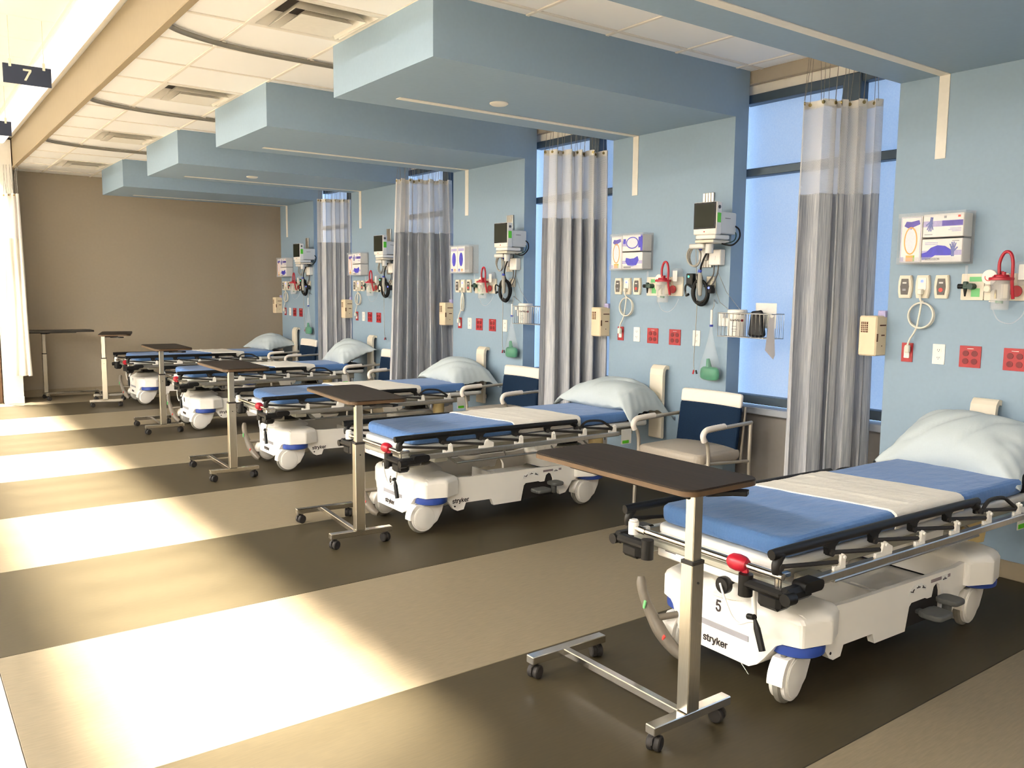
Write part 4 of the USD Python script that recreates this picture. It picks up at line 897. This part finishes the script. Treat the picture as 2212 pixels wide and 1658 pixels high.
    part(R, 'red_disc', [mv(rot(lathe([(0, 0), (.030, 0), (.030, .008), (0, .008)], 20), -PI/2, 'y'), .055, -.055, .10)], m_redplate, 40)
    part(R, 'holder_ring', [box(.04, .083, -.02, .02, .06, .14, .003)], m_cream, 30)
    part(R, 'catheter', [cyl((.0, .055, .045), (.0, .02, .043), .004, 8)], m_white, 40)
    part(R, 'catheter_tip', [cyl((.0, .02, .043), (.0, -.015, .041), .0075, 10)], m_bagreen, 40)
    part(R, 'drip_hose', tube(spline([(-.02, .03, .02), (-.01, .0, -.05), (0, -.06, -.07), (.03, -.10, -.03), (.06, -.11, .03)], 5), .004, 8), m_clear, 60)
    R = thing('mask_pouch', f'clear packed mask pouch tucked behind the suction canister in the {n} bay', 'mask pouch', (0, y, 0))
    part(R, 'pouch', [warp(hull([((-.03, 2.04, 1.70), .02), ((-.03, 1.975, 1.70), .02), ((-.03, 2.03, 1.60), .012), ((-.03, 1.97, 1.61), .012)], 12).refine_to_length(.015), lambda v: v+.006*(meshkit.fbm(v*60, 2, k)[:, None]-.5))], m_bag, 60)
    part(R, 'label_card', [box(-.055, -.0535, 1.985, 2.03, 1.62, 1.70)], m_paper, False)

# ------------------------------------------------------------------ patient monitors and their cabling (bays 2 to 5)
def loopcoil(c, ry, rz, turns, r, jx=.008, seed=0, n=36):
    rng = np.random.default_rng(seed); a = np.arange(int(turns*n)+1)/n*2*PI
    wob = 1+.06*np.sin(a*.37+seed)
    return np.stack([c[0]+jx*np.sin(a*.5+seed)+.004*np.cos(1.7*a), c[1]+ry*np.sin(a)*wob, c[2]+rz*np.cos(a)*wob], 1)
for k in range(1, 5):
    y = P*k; n = BAY[k]
    R = thing('wall_channel', f'aluminium wall channel carrying the patient monitor in the {n} bay', 'wall rail', (0, y+1.742, 0))
    part(R, 'channel', [box(-.018, 0, -.05, .05, 1.72, 2.255, .002)], m_alu, False)
    part(R, 'groove', [box(-.019, -.017, -.030, -.020, 1.72, 2.255), box(-.019, -.017, .020, .030, 1.72, 2.255), box(-.019, -.017, -.004, .004, 1.72, 2.255)], m_track, False)
    R = thing('patient_monitor', f'white patient monitor with dark screen and green sticker in the {n} bay', 'monitor', (-.17, y+1.575, 2.05), 4)
    part(R, 'housing', slab(-.075, -.01, -.098, .098, -.112, .112, .012, .010), m_white, 40)
    part(R, 'screen', slab(-.079, -.07, -.092, .092, -.072, .107, .0035, .003), m_black, 30)
    part(R, 'screen_glass', box(-.0802, -.0785, -.080, .080, -.062, .096), m_screen, False)
    part(R, 'rear_module', slab(-.02, .165, -.095, .045, -.105, .045, .012, .01), m_grey_deck, 40)
    part(R, 'base_tray', slab(-.07, .10, -.09, .08, -.142, -.112, .012, .008), m_white, 40)
    part(R, 'side_sticker', box(-.062, -.024, -.0995, -.0975, -.03, .035), m_green, False)
    part(R, 'side_knob', [mv(rot(lathe([(0, 0), (.012, 0), (.012, .005), (0, .006)], 16), PI/2, 'x'), -.045, -.098, .075)], m_panelgrey, 30)
    part(R, 'button', cyl((-.0805, 0, -.092), (-.075, 0, -.092), .004, 10), m_reddot, 30)
    part(R, 'paper_slot', box(.03, .09, -.0965, -.0945, .0, .004), m_panelgrey, False)
    part(R, 'mount_plate', box(-.05, .14, -.06, .10, -.165, -.145, .005), m_cream, 30)
    part(R, 'mount_arm', [box(.0, .13, .06, .19, -.20, -.166, .006), cyl((.03, .03, -.17), (.03, .03, -.235), .028, 18), box(.13, .152, .13, .20, -.28, -.14, .004)], m_grey_deck, 30)
    part(R, 'power_cable', tube(spline([(.15, -.08, -.04), (.16, -.12, -.07), (.14, -.14, -.13), (.10, -.11, -.18), (.06, -.05, -.17)], 6), .006, 8), m_black, 60)
    part(R, 'power_cable', tube(spline([(.15, -.06, -.06), (.155, -.10, -.10), (.13, -.10, -.15), (.09, -.04, -.17)], 6), .004, 8), m_darkgreen, 60)
    R = thing('junction_box', f'small white junction box below the monitor in the {n} bay', 'junction box', (0, y+1.635, 1.79))
    part(R, 'cover', box(-.055, 0, -.055, .055, -.055, .055, .005), m_white, 30)
    part(R, 'label_print', box(-.0560, -.0545, -.01, .03, -.02, .01), m_paper, False)
    part(R, 'cable', tube(spline([(-.03, -.02, -.055), (-.04, -.02, -.12), (-.05, .01, -.19), (-.05, .06, -.23)], 6), .005, 8), m_panelgrey, 60)
    part(R, 'cable', tube(spline([(-.03, .02, -.055), (-.035, .02, -.12), (-.045, .05, -.17), (-.05, .09, -.21)], 6), .005, 8), m_panelgrey, 60)
    R = thing('sensor_coil', f'coiled grey sensor tubing hanging left below the monitor in the {n} bay', 'cable coil', (-.10, y+1.78, 1.80))
    part(R, 'tubing', tube(loopcoil((0, 0, 0), .058, .072, 4.3, .005, .012, k), .0045, 7), m_cablegrey, 60)
    part(R, 'tie', hull([((0, -.035, .062), .013), ((0, -.055, .05), .013)], 10), m_bluecap, 50)
    part(R, 'lead', tube(spline([(0, -.02, .07), (.0, -.03, .14), (.02, -.06, .20)], 5), .0035, 7), m_cablegrey, 60)
    R = thing('cable_coil', f'thick coil of black monitor cable on the wall of the {n} bay', 'cable coil', (-.06, y+1.745, 1.545))
    rr = (.072, .088) if k != 2 else (.085, .10)
    for i in range(3): part(R, 'cable', tube(loopcoil((i*.010-.012, i*.003, -i*.004), rr[0]-.010*(i % 2), rr[1]-.010*(i % 2), 2.6, .006, .006, k+i*3), .0075, 7), m_black, 60)
    part(R, 'drop_cable', tube(spline([(.01, .0, .09), (-.02, -.01, .17), (-.02, -.05, .26), (.0, -.09, .33), (.01, -.10, .37)], 6), .007, 8), m_black, 60)
    part(R, 'grey_bundle', hull([((-.03, -.012, .13), .016), ((-.035, -.02, .05), .020), ((-.03, -.02, -.02), .014)], 12), m_cablegrey, 60)
    part(R, 'tie', cyl((-.035, -.012, .135), (-.03, -.014, .155), .014, 12), m_bluecap, 50)
    part(R, 'clip', [tube(spline([(-.02, .07, .03), (-.03, .11, .05), (-.03, .125, .02), (-.03, .115, -.03)], 5), .007, 8), cyl((-.03, .115, -.03), (-.03, .09, -.02), .010, 10)], m_black, 60)
    part(R, 'white_clip', hull([((-.03, .105, -.01), .014), ((-.03, .115, -.035), .012)], 10), m_clear, 50)
    if k != 2:
        R = thing('power_adapter', f'black power adapter with green light beside the cable coil in the {n} bay', 'power adapter', (-.04, y+1.845, 1.632))
        part(R, 'case', box(-.04, .02, -.032, .032, -.045, .045, .006), m_black, 30)
        part(R, 'light', cyl((-.0425, .004, .022), (-.0395, .004, .022), .0085, 12), m_ledgreen, 30)
        R = thing('probe_plug', f'black probe plug with blue light beside the cable coil in the {n} bay', 'cable plug', (-.045, y+1.665, 1.562))
        part(R, 'case', box(-.03, .025, -.022, .022, -.03, .03, .006), m_rubber, 30)
        part(R, 'light', cyl((-.0325, -.006, .01), (-.0295, -.006, .01), .0085, 12), m_ledblue, 30)
    R = thing('cable_plate', f'white cable plate under the junction box in the {n} bay', 'wall plate', (0, y+1.69, 1.615))
    part(R, 'plate', box(-.03, 0, -.035, .035, -.04, .04, .005), m_cream, 30)
    R = thing('lead_wire', f'thin grey lead wire hanging down past the outlets in the {n} bay', 'cable', (0, y, 0))
    part(R, 'wire', tube(spline([(-.08, 1.79, 1.95), (-.075, 1.785, 1.75), (-.07, 1.77, 1.45), (-.06, 1.785, 1.20), (-.05, 1.80, 1.02), (-.045, 1.79, .955)], 6), .003, 6), m_cablegrey, 60)
    part(R, 'red_tip', cyl((-.045, 1.80, .965), (-.045, 1.808, .935), .006, 8), m_red, 40)
    part(R, 'black_tip', cyl((-.045, 1.78, .965), (-.045, 1.772, .938), .006, 8), m_black, 40)
    # bag valve mask in a hanging bag
    if k in (1, 2, 4):
        R = thing('mask_bag', f'clear plastic bag with green resuscitator hanging by its neck in the {n} bay', 'plastic bag', (-.055, y+1.64, 0))
        bp = [(.004, 1.36), (.008, 1.30), (.014, 1.26), (.030, 1.19), (.058, 1.10), (.084, 1.03), (.096, .97), (.092, .915), (.065, .90), (0, .898)]
        bag = lathe([(0, 1.36)]+bp, 26); v = np.array(bag.vertices); v[:, 0] *= .5; f = np.clip((1.25-v[:, 2])/.3, 0, 1); v += (.018*(meshkit.fbm(v*np.array([25, 25, 9]), 3, k)-.5))[:, None]*f[:, None]*np.array([1, 1, .3]); bag.vertices = v
        part(R, 'bag', bag, m_bag, 60)
        gm = lathe([(0, 1.005), (.060, 1.0), (.080, .985), (.086, .95), (.082, .918), (.060, .906), (0, .904)], 24); v = np.array(gm.vertices); v[:, 0] *= .45; gm.vertices = v
        part(R, 'resuscitator', [gm]+([cyl((0, .01, 1.0), (0, .02, 1.06), .022, 14, .012)]), m_bagreen, 50)
        part(R, 'neck', box(-.006, .006, -.009, .009, 1.30, 1.415, .003), m_paper, 30)
        part(R, 'tie', cyl((0, 0, 1.293), (0, 0, 1.308), .013, 12), m_bluecap, 40)
        part(R, 'hook', tube(spline([(0, 0, 1.41), (.0, -.018, 1.44), (.0, -.02, 1.475), (.02, -.005, 1.485), (.055, -.0, 1.46)], 5), .003, 7), m_alu, 60)
for k in (1, 2):      # wire baskets beyond the near edge of the panel
    y = P*k; n = BAY[k]
    R = thing('wire_basket', f'grey wire basket on the panel edge of the {n} bay', 'wire basket', (-.085, y, 0))
    ya, yb, za, zb_ = 1.05, 1.50, 1.235, 1.398
    rim = lambda z, r=.0032: tube([(-.065, ya, z), (-.065, yb, z), (.065, yb, z), (.065, ya, z)], r, 7, closed=True)
    part(R, 'rim_wire', rim(zb_, .004), m_alu, 60); part(R, 'floor_wire', rim(za), m_alu, 60)
    for i in range(15):
        q = ya+(yb-ya)*i/14
        part(R, 'upright_wire', tube([(-.065, q, zb_), (-.065, q, za), (.065, q, za), (.065, q, zb_)], .002, 6), m_alu, 60)
    for x in (-.04, 0, .04): part(R, 'end_wire', tube([(x, ya, zb_), (x, ya, za), (x, yb, za), (x, yb, zb_)], .002, 6), m_alu, 60)
    part(R, 'bracket', [box(-.02, .08, 1.495, 1.532, 1.36, 1.39, .003), box(.06, .085, 1.50, 1.60, 1.30, 1.39, .003)], m_white, 30)
    part(R, 'stay_wire', tube([(.05, 1.47, zb_), (.02, 1.56, 1.47), (.05, 1.66, 1.62)], .002, 6), m_alu, 60)
    part(R, 'stay_wire', tube([(.05, 1.38, zb_), (.04, 1.52, 1.54), (.06, 1.63, 1.70)], .002, 6), m_alu, 60)
    R = thing('wipes_tub', f'white round wipes tub in the wire basket of the {n} bay', 'wipes tub', (-.085, y+1.385, 1.239))
    part(R, 'tub', lathe([(0, 0), (.060, 0), (.064, .004), (.064, .15), (.061, .153), (0, .153)], 30), m_white, 40)
    part(R, 'cap', lathe([(.0, .153), (.066, .153), (.068, .158), (.068, .176), (.063, .184), (0, .186)], 30), m_white, 40)
    def wrapt(mesh, r=.0648):
        v = np.array(mesh.vertices); a = PI+ .45 + v[:, 0]/r; rr = r+v[:, 2]
        mesh.vertices = np.c_[rr*np.cos(a), rr*np.sin(a), v[:, 1]]; return mesh
    tt = meshkit.text_mesh('CaviWipes', .014, .0008, True); tt.apply_translation((-.04, .105, 0)); part(R, 'lettering', wrapt(tt), m_ink, False)
    for w_, z in ((.03, .07), (.04, .05), (.024, .035)): part(R, 'printed_line', wrapt(mv(trimesh.creation.box((w_, .004, .0008)).subdivide().subdivide(), -.005, z, .0004)), m_greystripe, False)
    part(R, 'printed_patch', wrapt(mv(trimesh.creation.box((.016, .016, .0008)).subdivide(), .05, .11, .0004)), m_red, False)
    if k == 1:
        solo('pouch', warp(hull([((-.085, y+1.26, 1.26), .022), ((-.085, y+1.17, 1.26), .022), ((-.085, y+1.25, 1.40), .016), ((-.085, y+1.19, 1.41), .014)], 12).refine_to_length(.02), lambda v: v+.008*(meshkit.fbm(v*40, 3, 5)[:, None]-.5)), m_black, 'dark pouch standing in the wire basket of the second bay', 'pouch')
        solo('paper_sheet', box(-.035, -.034, y+1.10, y+1.27, 1.30, 1.47), m_paper, 'pale paper sheet standing behind the dark pouch in the wire basket', 'paper')
        R = thing('hanging_tag', 'grey card tag hanging from the front corner of the wire basket', 'tag', (-.152, y+1.055, 0), 35)
        part(R, 'card', warp(ext(Polygon([(-.03, 1.16), (.025, 1.10), (.035, 1.13), (.018, 1.38), (-.008, 1.39)]), .003, (0, 0, 0), **WALL), lambda v: v), m_greystripe, False)
        part(R, 'ring', cyl((-.008, -.004, 1.385), (.012, -.004, 1.385), .010, 12), m_white, 40)
